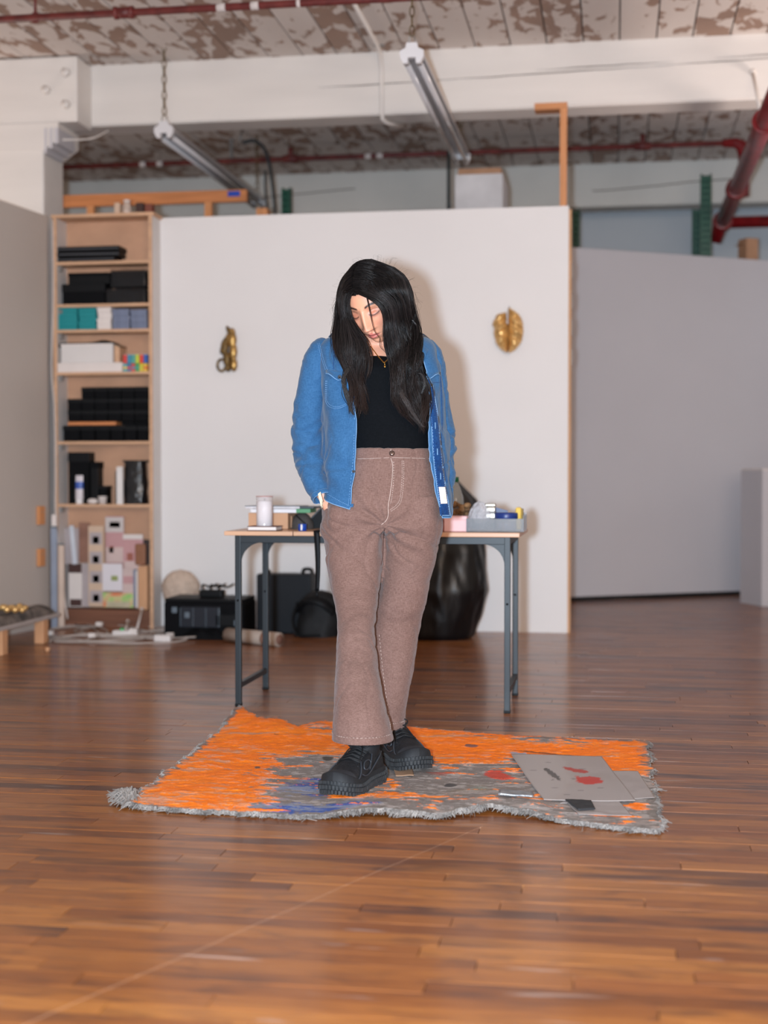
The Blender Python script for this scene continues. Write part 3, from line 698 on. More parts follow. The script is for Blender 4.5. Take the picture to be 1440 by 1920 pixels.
# ---- boards and racking behind the partition
t = thing('long_board', 'long orange pine board with blue tape behind the bookshelf top', 'board', (0, 9.6, 0))
a = at(112, 374, 9.6); b = at(462, 369, 9.6); z0 = at(280, 383, 9.6)[2]; z1 = at(280, 361, 9.6)[2]
link('plank', MB().box((a[0], 0, z0), (b[0], .04, z1)), pine_x, t); c0 = at(427, 370, 9.6)[0]; c1 = at(450, 370, 9.6)[0]
link('tape', MB().box((c0, -.002, (z0+z1)/2-.005), (c1, .0, z1-.01)), pm('blue_tape', (20, 70, 178), .5), t)
link('rest_leg', MB().box((a[0]+.2, .0, 0), (a[0]+.25, .04, z0)).box((b[0]-.3, 0, 0), (b[0]-.25, .04, z0)), pine, t)
def rack_post(label, pxc, pyT, Y, w=.075):
    p = at(pxc, pyT, Y); t = thing('rack_upright', label, 'rack post', (p[0], Y, 0), 0, 'green racking uprights')
    h = p[2]; mb = MB()
    mb.box((-w/2, 0, 0), (-w/2+.012, .07, h)).box((w/2-.012, 0, 0), (w/2, .07, h)).box((-w/2, .062, 0), (w/2, .07, h))
    zz = 0
    while zz < h-.04:
        mb.box((-w/2, -.004, zz), (w/2, .0, zz+.03)); zz += .05
    link('channel', mb, green_rack, t); link('foot_plate', MB().box((-.08, -.06, 0), (.08, .12, .008)), green_rack, t); return t
rack_post('dark green racking upright showing above the left of the partition', 536, 352, 11.6)
rack_post('dark green perforated racking upright under the red pipe', 1324, 326, 11.9, .085)
rack_post('second green upright just behind the perforated one', 1306, 391, 12.3, .07)
rack_post('dark green upright close to the partition edge at right', 1080, 392, 11.9, .06)
# white cabinet with a cardboard lid, above the partition
t = thing('storage_carton', 'tall white carton with a brown lid showing above the partition', 'carton', (at(900, 388, 10.0)[0], 10.15, 0))
w = at(938, 388, 10)[0]-at(849, 388, 10)[0]; h = at(890, 332, 10)[2]
link('carton_body', rbox(w, .5, h, .004), pm('carton_white', (206, 204, 206), .6), t); link('lid', rbox(w*.9, .4, .05, .004), cardboard, t, loc=(.0, .0, h+.0005))
t = thing('steel_conduit', 'thin dark conduit rising beside the white carton', 'conduit', (at(841, 388, 10.3)[0], 10.3, 0))
link('pipe_run', MB().tube([(0, 0, 0), (0, 0, 3.5)], .012, 8), pm('dark_steel', (70, 84, 88), .4, .5), t, True); link('clip', MB().box((-.02, .01, 2.9), (.02, .02, 2.93)), steel, t)
t = thing('timber_prop', 'upright pine stud with a short cross piece under the white beam', 'stud', (-.318, 8.88, 0))
a = at(1003, 216, 8.88)[0]+.318; b = at(1062, 216, 8.88)[0]+.318
link('stud', MB().box((-.02, -.05, 0), (.02, .05, 3.2)), pine, t); link('cross_piece', MB().box((a, -.05, 3.2), (.022, .06, 3.24)), pm('pine_cross', (206, 140, 90), .55, var=.2, stretch=(.6, 7, 7)), t)
p = at(487, 395, 9.4); t = thing('carton', 'small orange brown carton corner behind the partition top', 'carton', (p[0], 9.5, 0))
link('carton_body', rbox(.075, .1, at(487, 388, 9.4)[2], .003), pine, t); link('flap', rbox(.07, .1, .004, .001), cardboard, t, loc=(0, 0, at(487, 388, 9.4)[2]))
p = at(1402, 470, 11.7); t = thing('carton', 'brown carton standing behind the right hand panel', 'carton', (p[0]+.02, 11.9, 0), .5)
hh = at(1402, 441, 11.7)[2]; link('carton_body', rbox(.11, .12, hh, .003), cardboard, t); link('flap', rbox(.04, .12, .004, .001), cardboard, t, loc=(-.07, 0, hh-.05))
t = thing('loose_cable', 'dark looped cable hanging under the ceiling behind the beam', 'cable', (0, 0, 0)); pts = [at(455, 268, 10.9), at(475, 264, 10.9), at(492, 275, 10.9), at(503, 300, 10.9), at(510, 340, 10.9), at(516, 400, 10.9)]
def spl(P, n=8):
    P = [Vector(p) for p in P]; Q = [P[0]*2-P[1]]+P+[P[-1]*2-P[-2]]; out = []
    for i in range(1, len(Q)-2):
        for k in range(n):
            u = k/n; a, b, c, d = Q[i-1], Q[i], Q[i+1], Q[i+2]
            out.append(.5*((2*b)+(c-a)*u+(2*a-5*b+4*c-d)*u*u+(3*b-a-3*c+d)*u**3))
    return out+[P[-1]]
link('cable_run', MB().tube(spl(pts), .013, 6), pm('dark_cable', (36, 48, 54), .5), t, True)
pts = [at(498, 320, 10.8), at(497, 350, 10.8), at(502, 400, 10.8)]
link('cable_tail', MB().tube(spl(pts), .01, 6), pm('dark_cable', (36, 48, 54), .5), t, True)
link('ceiling_hook', MB().tube([at(448, 272, 10.9), (at(455, 268, 10.9)[0], 10.9, CZ)], .008, 6), steel, t, True)
link('wire', MB().tube(spl([p_-np.array([-3.84, 8.97, 0]) for p_ in (at(118, 262, 8.72), at(150, 262, 8.8), at(178, 258, 8.9), at(205, 244, 9.1))]), .006, 6), beam_white, col_post, True)

# ---- pedestal at the right
q0 = fl(1388, 1130); q1 = fl(1428, 1137); pt = thing('display_plinth', 'white plinth standing at the right edge in front of the panel', 'plinth', (0, 0, 0))
e = (q1-q0)[:2]; L0 = np.linalg.norm(e); e = e/L0; nrm = np.array([-e[1], e[0]]) if -e[1] > 0 else np.array([e[1], -e[0]])
hP = at(1388, 881, q0[1])[2]
c0 = q0[:2]; c1 = q1[:2]; c2 = c1+nrm*.5; c3 = c0+nrm*.5
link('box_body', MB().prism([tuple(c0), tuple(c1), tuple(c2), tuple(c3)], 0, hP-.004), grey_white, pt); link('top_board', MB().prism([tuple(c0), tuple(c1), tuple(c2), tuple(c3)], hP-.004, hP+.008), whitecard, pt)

# ---- low platform at the left
t = thing('low_platform', 'low platform on pale wooden blocks at the left wall', 'platform', (-3.36, 7.3, 0))
mb = rbox(.34, 1.15, .02, .003); link('deck', mb, pm('deck_grey', (172, 162, 158), .5), t, loc=(0, 0, .135))
for x in (.135, -.135):
    for y in (-.53, -.17, .38):
        link('block_leg', rbox(.055, .07, .135, .004), pm('pine_pale2', (202, 150, 110), .6, var=.15), t, loc=(x, y, 0))
t = thing('folded_rug', 'dark mottled folded rug lying on the low platform', 'rug', (-3.365, 7.3, .1555))
A = np.zeros((30, 24, 3))
for j in range(30):
    for i in range(24):
        u, v = i/23, j/29; ed = min(1, min(u, 1-u)*14)*min(1, min(v, 1-v)*16)
        A[j, i] = (-.16+.32*u, -.55+1.1*v, .045*ed**.5+.02*mnoise.noise(Vector((u*4, v*5, 1)))*ed)
link('rug_cloth', MB().grid(A), pm('mottled_rug', (62, 60, 58), .9, var=.5, vs=18, col2=(128, 116, 108), bump=.6, bs=40), t, True)
gold = pm('gold_leaf', (226, 184, 120), .38, .65, var=.2, vs=30)
bd = thing('bead_string', 'string of gold beads on the dark rug at the left edge', 'beads')
r = random.Random(4)
for k in range(22):
    p = fl(2+46*k/21, 1138-2*math.sin(k*.9)+4*r.random(), .235)
    link('bead', MB().sphere((p[0], p[1], .232+.006*r.random()), .014+.004*r.random(), 10, 6), gold, bd, True)
link('cord', MB().tube([fl(2+46*k/21, 1139-2*math.sin(k*.9), .228) for k in range(22)], .0015, 5), gold, bd, True)
# leaning sheets and wall blocks between platform and bookshelf
for (a_, b_, yt, yb, Y, nm, lb, mt) in ((97, 107, 990, 1152, 8.42, 'backing_sheet', 'blue grey panel leaning by the left side of the bookshelf', pm('blue_panel', (140, 148, 164), .5)), (111, 120, 1022, 1146, 8.43, 'backing_sheet', 'narrow cream strip leaning in front of the bookshelf side', pm('cream_strip', (206, 184, 168), .5))):
    a = at(a_, yb, Y); b = at(b_, yt, Y); t = thing(nm, lb, 'panel', ((a[0]+b[0])/2, Y, 0)); link('sheet', rbox(b[0]-a[0], .015, b[2], .002), mt, t)
    link('top_edge', rbox(b[0]-a[0], .016, .012, .002), pm('panel_edge', (96, 104, 108), .6), t, loc=(0, 0, b[2]-.001))
dW = -d
for (yt, yb, lb) in ((949, 984, 'upper orange wood block fixed on the left wall'), (1029, 1062, 'lower orange wood block fixed on the left wall')):
    s = 3.2-.05; Pm = E1+d*.12; zt0 = at(85, yt, 8.38)[2]; zb0 = at(85, yb, 8.38)[2]
    t = thing('wall_block', lb, 'block', (Pm[0]+.012, Pm[1], zb0)); t.rotation_euler.z = math.atan2(d[1], d[0])+PI/2
    link('block', rbox(.022, .07, zt0-zb0, .003), pine, t); link('screw', MB().sphere((.011, 0, (zt0-zb0)*.7), .005), steel, t, True)
t = thing('wall_cable', 'pale cable running down the corner beside the bookshelf', 'cable')
link('cable_run', MB().tube(spl([(at(99, q, 8.47)[0]+dx, 8.465, at(99, q, 8.47)[2]) for q, dx in ((415, 0), (560, .005), (690, -.005), (760, .012), (870, .02), (960, .02), (1040, .05), (1120, .08), (1160, .1))]), .006, 6), pm('pale_cable', (198, 186, 178), .4), t, True)
link('plug', MB().box((at(99, 955, 8.46)[0]-.0, 8.44, at(99, 990, 8.46)[2]), (at(99, 955, 8.46)[0]+.03, 8.46, at(99, 965, 8.46)[2])), whitecard, t)

# ---- cables, strips and odds on the floor by the bookshelf
cabm = pm('white_cable', (176, 164, 156), .45)
r = random.Random(21)
labs = ['white extension lead looped on the floor, the widest coil', 'white cable coiled in front of the bookshelf plinth', 'white cable trailing towards the black machine', 'white cable lying nearest the open floor', 'white cable curling by the platform leg']
for k in range(5):
    cx_, cy_ = ((185, 1192), (230, 1186), (320, 1192), (220, 1203), (140, 1190))[k]; ax, ay = ((105, 16), (90, 12), (75, 10), (135, 9), (60, 16))[k]
    P = []
    for q in range(15):
        a = q*.66+k; s = 1-.012*q; p = fl(cx_+ax*s*math.cos(a)+r.uniform(-8, 8), cy_+ay*s*math.sin(a)+r.uniform(-2, 2)); P.append((p[0], p[1], .008+.004*(q % 3)))
    t = thing('white_cable', labs[k], 'cable', (0, 0, 0), 0, 'white cables on the floor'); link('cable_run', MB().tube(spl(P, 5), .0046, 6), cabm, t, True)
    p = Vector(P[-1]); link('plug', MB().box(p-Vector((.02, .014, .0)), p+Vector((.02, .014, .024))), whitecard, t)
for (x0, x1, y, lb, g_) in ((212, 248, 1194, 'white power strip with a green light among the cables', 1), (290, 322, 1203, 'white power strip lying apart nearer the black machine', 0)):
    a = fl(x0, y); b = fl(x1, y); t = thing('power_strip', lb, 'power strip', tuple((a+b)/2)); t.location.z = .001; w = b[0]-a[0]
    link('strip_body', rbox(w, .055, .038, .008), pm('strip_plastic', (224, 216, 212), .35), t)
    for q in range(3): link('socket', MB().lathe([(0, 0), (.016, 0), (.016, .002), (0, .002)], 14, ((q-1)*w*.3, 0, .038)), pm('socket_grey', (170, 164, 160), .4), t)
    if g_:
        link('switch', rbox(.022, .02, .012, .003), pm('green_switch', (40, 190, 110), .3), t, loc=(0, -.005, .038)); 
        link('adapter', rbox(.05, .04, .05, .006), whitecard, t, loc=(w*.6, .0, 0))
for (x0, y0, x1, y1, lb) in ((233, 1188, 240, 1165, 'short pale rod leaning upright in the cable tangle'), (255, 1186, 266, 1142, 'white flat bar leaning on the bookshelf plinth')):
    a = fl(x0, y0); b = at(x1, y1, 8.46); t = thing('leaning_bar', lb, 'bar'); link('bar', MB().tube([a, b], .012, 8, flat=.5), whitecard, t, True); link('end_face', MB().sphere(b, .012, 8, 6), whitecard, t, True)
p = fl(170, 1176); t = thing('cloth_scrap', 'small dark cloth scrap among the cables', 'cloth', (p[0], p[1], .004)); A = np.zeros((8, 14, 3))
for j in range(8):
    for i in range(14): A[j, i] = (-.1+.2*i/13, -.05+.1*j/7, .012+.01*mnoise.noise(Vector((i*.5, j*.6, 0))))
link('cloth', MB().grid(A), blackm, t, True)
p = fl(89, 1222); tag(link('cork', MB().lathe([(0, 0), (.012, 0), (.014, .02), (.012, .024), (0, .024)], 12), pm('cork', (200, 150, 112), .6), None, True, (p[0], p[1], 0)), 'tiny pale cork lying alone on the floor before the platform', 'cork')
# black machine and what lies round it
a = fl(306, 1196); b = fl(462, 1196); w = b[0]-a[0]; hM = at(380, 1128, a[1])[2]
mc = thing('printer', 'black desktop printer standing on the floor left of the table', 'printer', ((a[0]+b[0])/2, a[1]+.16, 0))
link('body', rbox(w, .3, hM*.98, .015, 3), blackm, mc); link('cover', rbox(w*.98, .3, .022, .01, 3), black, mc, loc=(0, 0, hM*.97))
link('control_panel', rbox(w*.5, .01, hM*.55, .004), pm('panel_gloss', (38, 44, 52), .2), mc, loc=(-.02, -.155, hM*.3))
link('tray_slot', rbox(w*.28, .012, hM*.3, .003), black, mc, loc=(w*.3, -.154, hM*.35))
for q, (x, z_) in enumerate(((-.36, .68), (-.2, .55), (.42, .35))): link('button', rbox(.03, .012, .035, .004), pm('pale_button', (96, 108, 118), .4), mc, loc=(x*w, -.157, hM*z_))
for q in range(4): link('panel_line', rbox(.004, .012, hM*.5, .001), pm('panel_frame', (70, 82, 92), .4), mc, loc=(-.02+w*(-.24+.16*q), -.158, hM*.32))
p = at(396, 1120, a[1]+.1); t = thing('cable_adapter', 'black bundle of adapter and cord on top of the printer', 'adapter', (p[0], a[1]+.12, hM*.97+.0225))
link('adapter_body', rbox(.14, .08, .045, .01), black, t); mb = MB()
for q in range(3): mb.tube(spl([(-.06+.05*q, 0, .045), (-.05+.05*q, -.02, .075), (-.01+.05*q, 0, .06), (.03+.05*q, .01, .08)], 5), .006, 6)
link('cord', mb, black, t, True)
t = thing('woven_bundle', 'round beige woven bundle behind the black printer', 'bundle', (at(337, 1120, 8.52)[0], 8.54, 0))
A = np.zeros((30, 40, 3)); Hh = at(337, 1068, 8.52)[2]; Rr = .118
for j in range(30):
    v = j/29; zz = Hh*v; ww = math.sqrt(max(0, 1-((zz-(Hh-Rr))/Rr)**2)) if zz > Hh-Rr else .72+.28*(zz/(Hh-Rr))**2
    for i in range(40):
        a_ = 2*PI*i/40; n = 1+.05*math.sin(a_*10+j*.8)+.05*mnoise.noise(Vector((math.cos(a_)*2, math.sin(a_)*2, v*4)))
        A[j, i] = (Rr*ww*n*math.cos(a_), .085*ww*n*math.sin(a_), zz)
link('bundle_body', MB().grid(A, True), pm('beige_weave', (202, 180, 162), .85, var=.15, vs=40, bump=.6, bs=70), t, True)
link('tail', MB().tube(spl([(-.09, -.02, .3), (-.13, -.06, .2), (-.15, -.08, .12), (-.16, -.07, .03)]), [.02]*24+[.012], 8), pm('beige_weave'), t, True) if False else None
p = fl(340, 1185); t = thing('red_box', 'small bright red box tilted in front of the printer', 'box', (p[0], p[1]-.03, .04), .15); t.rotation_euler.y = -.12
redbox = pm('bright_red_card', (190, 16, 30), .4); link('body', rbox(.125, .05, .075, .004), redbox, t); link('label_edge', rbox(.127, .052, .008, .002), pm('pale_peach', (224, 180, 160), .5), t, loc=(0, 0, -.006)); link('stand_off', rbox(.1, .06, .045, .01), pm('peach_cloth', (206, 166, 146), .6), t, loc=(0, .0, -.046))
p = fl(372, 1185); t = thing('orange_clip', 'tiny orange clip on the black cloth before the printer', 'clip', (p[0], p[1]-.03, .06)); link('clip_body', rbox(.035, .02, .016, .004), pm('orange_plastic', (226, 120, 40), .4), t); link('jaw', rbox(.018, .022, .008, .002), black, t, loc=(.02, 0, .004))
p = fl(395, 1196); t = thing('black_cloth', 'crumpled black cloth heap in front of the printer', 'cloth', (p[0], p[1]-.04, 0)); A = np.zeros((16, 30, 3))
for j in range(16):
    for i in range(30):
        u, v = i/29*2-1, j/15*2-1; A[j, i] = (.17*u, .07*v, max(0, (1-u*u)*(1-v*v))**.5*(.055+.03*mnoise.noise(Vector((u*3, v*3, 0))))+.001)
link('cloth', MB().grid(A), blackm, t, True)
t = thing('paper_roll', 'rolled beige paper lying on the floor behind the table leg', 'paper roll'); a = fl(427, 1203); b = fl(524, 1213); a[2] = b[2] = .04
link('roll', MB().tube([a, b], .04, 22), pm('kraft_paper', (176, 160, 148), .7, var=.08), t, True); n_ = (b-a)/np.linalg.norm(b-a)
link('roll_end', MB().tube([b, b+n_*.004], .030, 18), pm('roll_core', (120, 84, 70), .8), t, True); link('tape_band', MB().tube([a+(b-a)*.72, a+(b-a)*.78], .0412, 22), pm('brown_band', (132, 92, 74), .6), t, True)
a = fl(480, 1188); b = fl(586, 1188); t = thing('equipment_case', 'upright black equipment case against the white partition', 'case', ((a[0]+b[0])/2, a[1]+.09, 0)); w = b[0]-a[0]; hC = at(530, 1077, a[1])[2]
link('body', rbox(w, .16, hC, .012, 3), pm('case_black', (17, 21, 27), .55, spec=.3), t); link('divider', rbox(.008, .004, hC*.97, .001), black, t, loc=(-.05, -.081, .005))
link('handle', MB().tube(spl([(.1, 0, hC), (.11, 0, hC+.025), (.15, 0, hC+.025), (.16, 0, hC)]), .011, 8), black, t, True); link('latch', rbox(.03, .012, .025, .003), black, t, loc=(-.1, -.08, hC*.8)); link('corner_knob', MB().sphere((-.12, 0, hC+.005), .022), black, t, True)
# slumped black shoulder bag
p = fl(586, 1196); t = thing('shoulder_bag', 'slumped black shoulder bag on the floor behind the table', 'bag', (p[0], p[1]+.1, 0)); A = np.zeros((26, 40, 3))
for j in range(26):
    v = j/25
    for i in range(40):
        a_ = 2*PI*i/40; n = 1+.16*mnoise.noise(Vector((math.cos(a_)*1.6, math.sin(a_)*1.6, v*3+3))); rr = (1-.15*v)*(1 if v < .7 else math.sqrt(max(0, 1-((v-.7)/.3)**2))*.999+.001)
        A[j, i] = (.135*rr*n*math.cos(a_)+.03*v, .085*rr*n*math.sin(a_), .275*v)
link('bag_body', MB().grid(A, True), pm('bag_nylon', (9, 10, 13), .7, var=.3, vs=8, bump=.3, bs=25), t, True)
link('flap', MB().tube(spl([(-.11, -.03, .16), (-.04, -.075, .22), (.05, -.085, .21), (.12, -.05, .15)]), .03, 10, flat=.5), black, t, True)
link('strap', MB().tube(spl([(-.1, -.05, .2), (-.12, -.1, .1), (-.09, -.11, .02), (-.02, -.12, .012), (.05, -.11, .015)]), .012, 8, flat=.4), black, t, True)
p = fl(624, 1186); tag(link('crumpled_paper', MB().sphere((0, 0, .035), .05, 14, 10, (1, .8, .75)), whitecard, None, True, (p[0]+.01, p[1]+.1, 0)), 'crumpled white paper beside the black bag, mostly behind the trouser leg', 'paper')
# trash bag
p = fl(822, 1201); t = thing('trash_bag', 'tall glossy black rubbish bag leaning on the partition under the table', 'trash bag', (p[0], p[1]+.14, 0)); hT = at(870, 895, p[1])[2]
A = np.zeros((60, 96, 3))
for j in range(60):
    v = j/59
    rx = np.interp(v, [0, .02, .12, .3, .55, .75, .86, .95, 1], [.22, .24, .265, .30, .285, .25, .185, .085, .03]); ry = rx*.72
    cx_ = np.interp(v, [0, .3, .7, .9, 1], [-.05, -.03, -.02, .03, .05])
    for i in range(96):
        a_ = 2*PI*i/96
        fold = .03*math.sin(a_*9+3*v+2.2*mnoise.noise(Vector((a_, v*2, 0))))*(.35+.65*v)+.05*mnoise.noise(Vector((math.cos(a_)*2.2, math.sin(a_)*2.2, v*3.2)))+.03*mnoise.noise(Vector((math.cos(a_)*7+v*4, math.sin(a_)*7, v*8)))
        A[j, i] = (cx_+rx*(1+fold)*math.cos(a_), ry*(1+fold)*math.sin(a_), hT*v)
link('bag_body', MB().grid(A, True), pm('rubbish_bag', (9, 11, 14), .3, var=.2, bump=.35, bs=14, stretch=(1, 1, .35)), t, True)
link('bag_neck', MB().tube(spl([(.05, 0, hT*.97), (.02, -.02, hT*1.0), (-.02, 0, hT*1.03)]), [.04]*8+[.05]*9, 10), pm('rubbish_bag', (9, 11, 14)), t, True)

# ---- work table
TX0, TX1, TY0, TY1, TZ = -1.587, -.372, 5.675, 6.215, .728
tab = thing('work_table', 'small table with a pale wood top and dark steel legs', 'table', ((TX0+TX1)/2, (TY0+TY1)/2, 0))
tw, td = TX1-TX0, TY1-TY0
topm = pm('beech_top', (204, 160, 128), .4, var=.12, vs=4, stretch=(.5, 6, 6), coat=.2); stl = pm('slate_steel', (30, 37, 42), .45, .1, var=.06)
sx = at(549, 998, TY0)[0]-(TX0+TX1)/2
for (a, b) in ((-tw/2, sx-.0015), (sx+.0015, tw/2)):
    link('top_board', rbox(b-a, td, .018, .003), topm, tab, loc=((a+b)/2, 0, TZ-.018))
fx, fy = .557, .232
tb = TZ-.018
for (x, y) in ((-fx, -fy), (-fx, fy), (fx, -fy), (fx, fy)):
    lg = link('leg', rbox(.024, .024, tb, .002), stl, tab, loc=(x, y, 0))
    link('foot_cap', rbox(.027, .027, .012, .002), black, lg)
    link('adjust_bolt', MB().sphere((0, -.012, tb*.62), .005, 8, 6), black, lg, True)
for y in (-fy, fy): link('apron_rail', rbox(fx*2+.024, .02, .03, .002), stl, tab, loc=(0, y, tb-.0305))
for x in (-fx, fx):
    link('apron_rail', rbox(.02, fy*2, .03, .002), stl, tab, loc=(x, 0, tb-.0305)); link('stretcher', rbox(.02, fy*2-.024, .022, .002), stl, tab, loc=(x, 0, .075))
for x, s in ((-fx, 1), (fx, -1)):
    for y in (-fy, fy):
        poly = [(0, 0)]+[(.075*(1-math.sin(a)), -.075*(1-math.cos(a))) for a in np.linspace(0, PI/2, 8)]
        poly = [(.012, 0), (.1, 0)]+[(.1-.088*math.sin(a), -.088*(1-math.cos(a))) for a in np.linspace(.15, PI/2, 8)]
        poly = [(s*u, v) for u, v in poly]
        if s < 0: poly = poly[::-1]
        link('gusset', MB().prism(poly, -.004, .004, Matrix.Translation((x, y, tb-.03)) @ Matrix.Rotation(PI/2, 4, 'X')), stl, tab)
TT = TZ+.0008
def tpos(px, Y): return at(px, 990, Y)[0]
# left cluster
t = thing('coaster_book', 'small flat book with pale pages under the candle', 'book', (tpos(497, 5.75), 5.75, TT)); link('cover', rbox(.125, .11, .003, .001), pm('maroon_cover', (104, 66, 56), .6), t); link('pages', rbox(.118, .105, .013, .001), whitecard, t, loc=(0, 0, .003)); link('upper_cover', rbox(.125, .11, .003, .001), pm('maroon_cover', (104, 66, 56)), t, loc=(0, 0, .016))
t = thing('pillar_candle', 'white pillar candle in a glass jar at the left of the table', 'candle', (tpos(496, 5.75), 5.75, TT+.0195)); Rc = .035
link('wax', MB().lathe([(0, 0), (Rc-.003, 0), (Rc-.003, .1), (Rc-.006, .104), (0, .102)], 28), pm('candle_wax', (238, 232, 232), .4, var=.03), t, True)
link('glass', MB().lathe([(Rc, -.0005), (Rc, .123), (Rc-.0015, .123), (Rc-.0015, .002)], 28, (0, 0, 0), False), pm('candle_glass', (236, 226, 226), .08, var=0, alpha=.18), t, True)
link('rim', MB().tube([(Rc*math.cos(a), Rc*math.sin(a), .122) for a in np.linspace(0, 2*PI, 29)], .0018, 6), pm('rim_rose', (190, 140, 134), .3), t, True); link('wick', MB().tube([(0, 0, .1), (.001, 0, .113)], .0015, 5), black, t)
t = thing('cardboard_box', 'open brown cardboard box behind the candle', 'box', (tpos(512, 6.0), 6.0, TT), -.05); bw = at(549, 980, 5.93)[0]-at(474, 980, 5.93)[0]
link('box_body', rbox(bw, .15, .068, .002), pm('box_kraft', (196, 150, 116), .7, var=.06), t); link('end_flap', rbox(.004, .13, .05, .001), cardboard, t, loc=(bw/2+.015, -.01, .005))
t = thing('book', 'white book with a green end lying on the cardboard box', 'book', (tpos(520, 6.0)+.03, 5.99, TT+.0685), .03); link('pages', rbox(.2, .14, .017, .002), pm('book_white', (222, 216, 216), .5), t, loc=(-.03, 0, 0)); link('green_end', rbox(.062, .142, .018, .002), pm('book_green', (84, 140, 98), .5), t, loc=(.1, 0, 0))
t = thing('magazine', 'silver edged magazine on top of the white and green book', 'magazine', (tpos(519, 6.0)+.005, 5.98, TT+.087), -.03); link('pages', rbox(.24, .15, .009, .002), pm('magazine_edge', (214, 208, 210), .4, var=.2, vs=60), t); link('cover', rbox(.242, .152, .003, .001), pm('magazine_cover', (120, 124, 130), .3), t, loc=(0, 0, .009)); link('dark_end', rbox(.06, .15, .008, .002), pm('mag_dark', (70, 78, 84), .4), t, loc=(.15, 0, .001))
t = thing('fabric_pouch', 'dark grey fabric pouch beside the cardboard box', 'pouch', (tpos(566, 5.95), 5.95, TT)); A = np.zeros((14, 24, 3))
for j in range(14):
    v = j/13
    for i in range(24):
        a_ = 2*PI*i/24; rr = math.sqrt(max(.0004, 1-v*v))*(1+.12*mnoise.noise(Vector((math.cos(a_)*2, math.sin(a_)*2, v*2+8)))); A[j, i] = (.05*rr*math.cos(a_), .05*rr*math.sin(a_), .072*v)
link('pouch_body', MB().grid(A, True), pm('pouch_grey', (66, 62, 60), .8, var=.3, vs=12), t, True); link('drawstring', MB().tube([(-.02, -.03, .06), (.0, -.045, .045), (.03, -.05, .02)], .003, 5), black, t, True)
p = at(566, 994, 5.72); t = thing('tape_roll', 'small blue tin with a white band near the table front', 'tin', (p[0], 5.73, TT)); link('tin_body', MB().lathe([(0, 0), (.0165, 0), (.0175, .002), (.0175, .027), (.0165, .029), (0, .029)], 22), pm('tin_blue', (16, 62, 150), .3), t, True); link('white_band', MB().box((-.0035, -.0185, .003), (.0035, -.0165, .027)), whitecard, t)
t = thing('laptop_sleeve', 'black padded sleeve leaning on the table behind the woman', 'sleeve', (tpos(600, 6.0), 6.02, TT)); link('sleeve_body', MB().prism([(-.08, 0), (.1, 0), (.1, .1), (.02, .105)], -.02, .02, Matrix.Rotation(PI/2, 4, 'X')), black, t); link('zip', MB().tube([(-.078, -.021, .004), (.02, -.021, .104)], .003, 5), pm('zip_grey', (90, 92, 96), .4), t)
p0 = at(594, 1003, TY0-.004); t = thing('bag_strap', 'black strap hanging over the table edge by the trouser pocket', 'strap', (p0[0], TY0-.006, 0))
A = np.zeros((20, 3, 3))
for j in range(20):
    v = j/19; zz = TT+.003-v*.245; ww = .013-.005*v
    for i in range(3): A[j, i] = ((i-1)*ww+.006*math.sin(v*3), -.004-.006*math.sin(v*5)*v, zz)
A2 = np.concatenate([A[:1]+np.array([[[0, .1, 0]]]), A]); s_ = link('webbing', MB().grid(A2), black, t, True); solid(s_, .003, 0)
link('strap_end', MB().tube([(.0, -.005, TT-.24), (.004, -.006, TT-.27)], .005, 6), black, t, True)
# right cluster
a = at(833, 990, 5.76); b = at(875, 990, 5.76); t = thing('pink_box', 'pale pink box on the table next to the plastic tray', 'box', ((a[0]+b[0])/2, 5.8, TT)); link('body', rbox(b[0]-a[0], .09, .058, .003), pm('pink_card', (222, 178, 178), .5, var=.04), t); link('lid', rbox(b[0]-a[0]+.003, .093, .016, .003), pm('pink_card', (222, 178, 178)), t, loc=(0, 0, .047)); link('shade_box', rbox(.04, .07, .05, .003), pm('rose_brown', (140, 70, 62), .5), t, loc=(-.066, .0, 0))
a = at(876, 990, 5.74); b = at(984, 990, 5.74); t = thing('plastic_tray', 'clear grey plastic tray holding jars at the right of the table', 'tray', ((a[0]+b[0])/2-.004, 5.84, TT)); w = (b[0]-a[0]); clear = pm('smoky_plastic', (150, 156, 162), .12, var=0, alpha=.42, coat=.5)
for (nm, c, s) in (('tray_base', (0, 0, 0), (w, .2, .004)), ('tray_wall', (0, -.098, .004), (w, .004, .05)), ('tray_wall', (0, .098, .004), (w, .004, .07)), ('tray_wall', (w/2-.002, 0, .004), (.004, .192, .065)), ('tray_wall', (-w/2+.002, 0, .004), (.004, .192, .05))): link(nm, rbox(*s, .001), clear, t, loc=c)
tx, ty = t.location.x, t.location.y; ZB = TT+.0048
t = thing('plastic_bag', 'crinkled clear plastic bag bulging in the tray', 'plastic bag', (tpos(899, 5.8), 5.82, ZB)); A = np.zeros((22, 34, 3))
for j in range(22):
    v = j/21
    for i in range(34):
        a_ = 2*PI*i/34; n = mnoise.noise(Vector((math.cos(a_)*4, math.sin(a_)*4, v*6)))*.22; rr = math.sin(PI*min(1, .28+.72*v))**.6 if v < 1 else .02
        A[j, i] = (.052*(rr+n*.6)*math.cos(a_), .05*(rr+n*.6)*math.sin(a_), .115*v+.004)
link('bag_film', MB().grid(A, True), pm('bag_film', (220, 220, 226), .1, var=0, alpha=.45, bump=1, bs=60, coat=1), t, False); link('contents', MB().sphere((0, 0, .036), .032, 12, 8, (1.1, 1, .95)), pm('grey_contents', (160, 162, 170), .4), t, True)
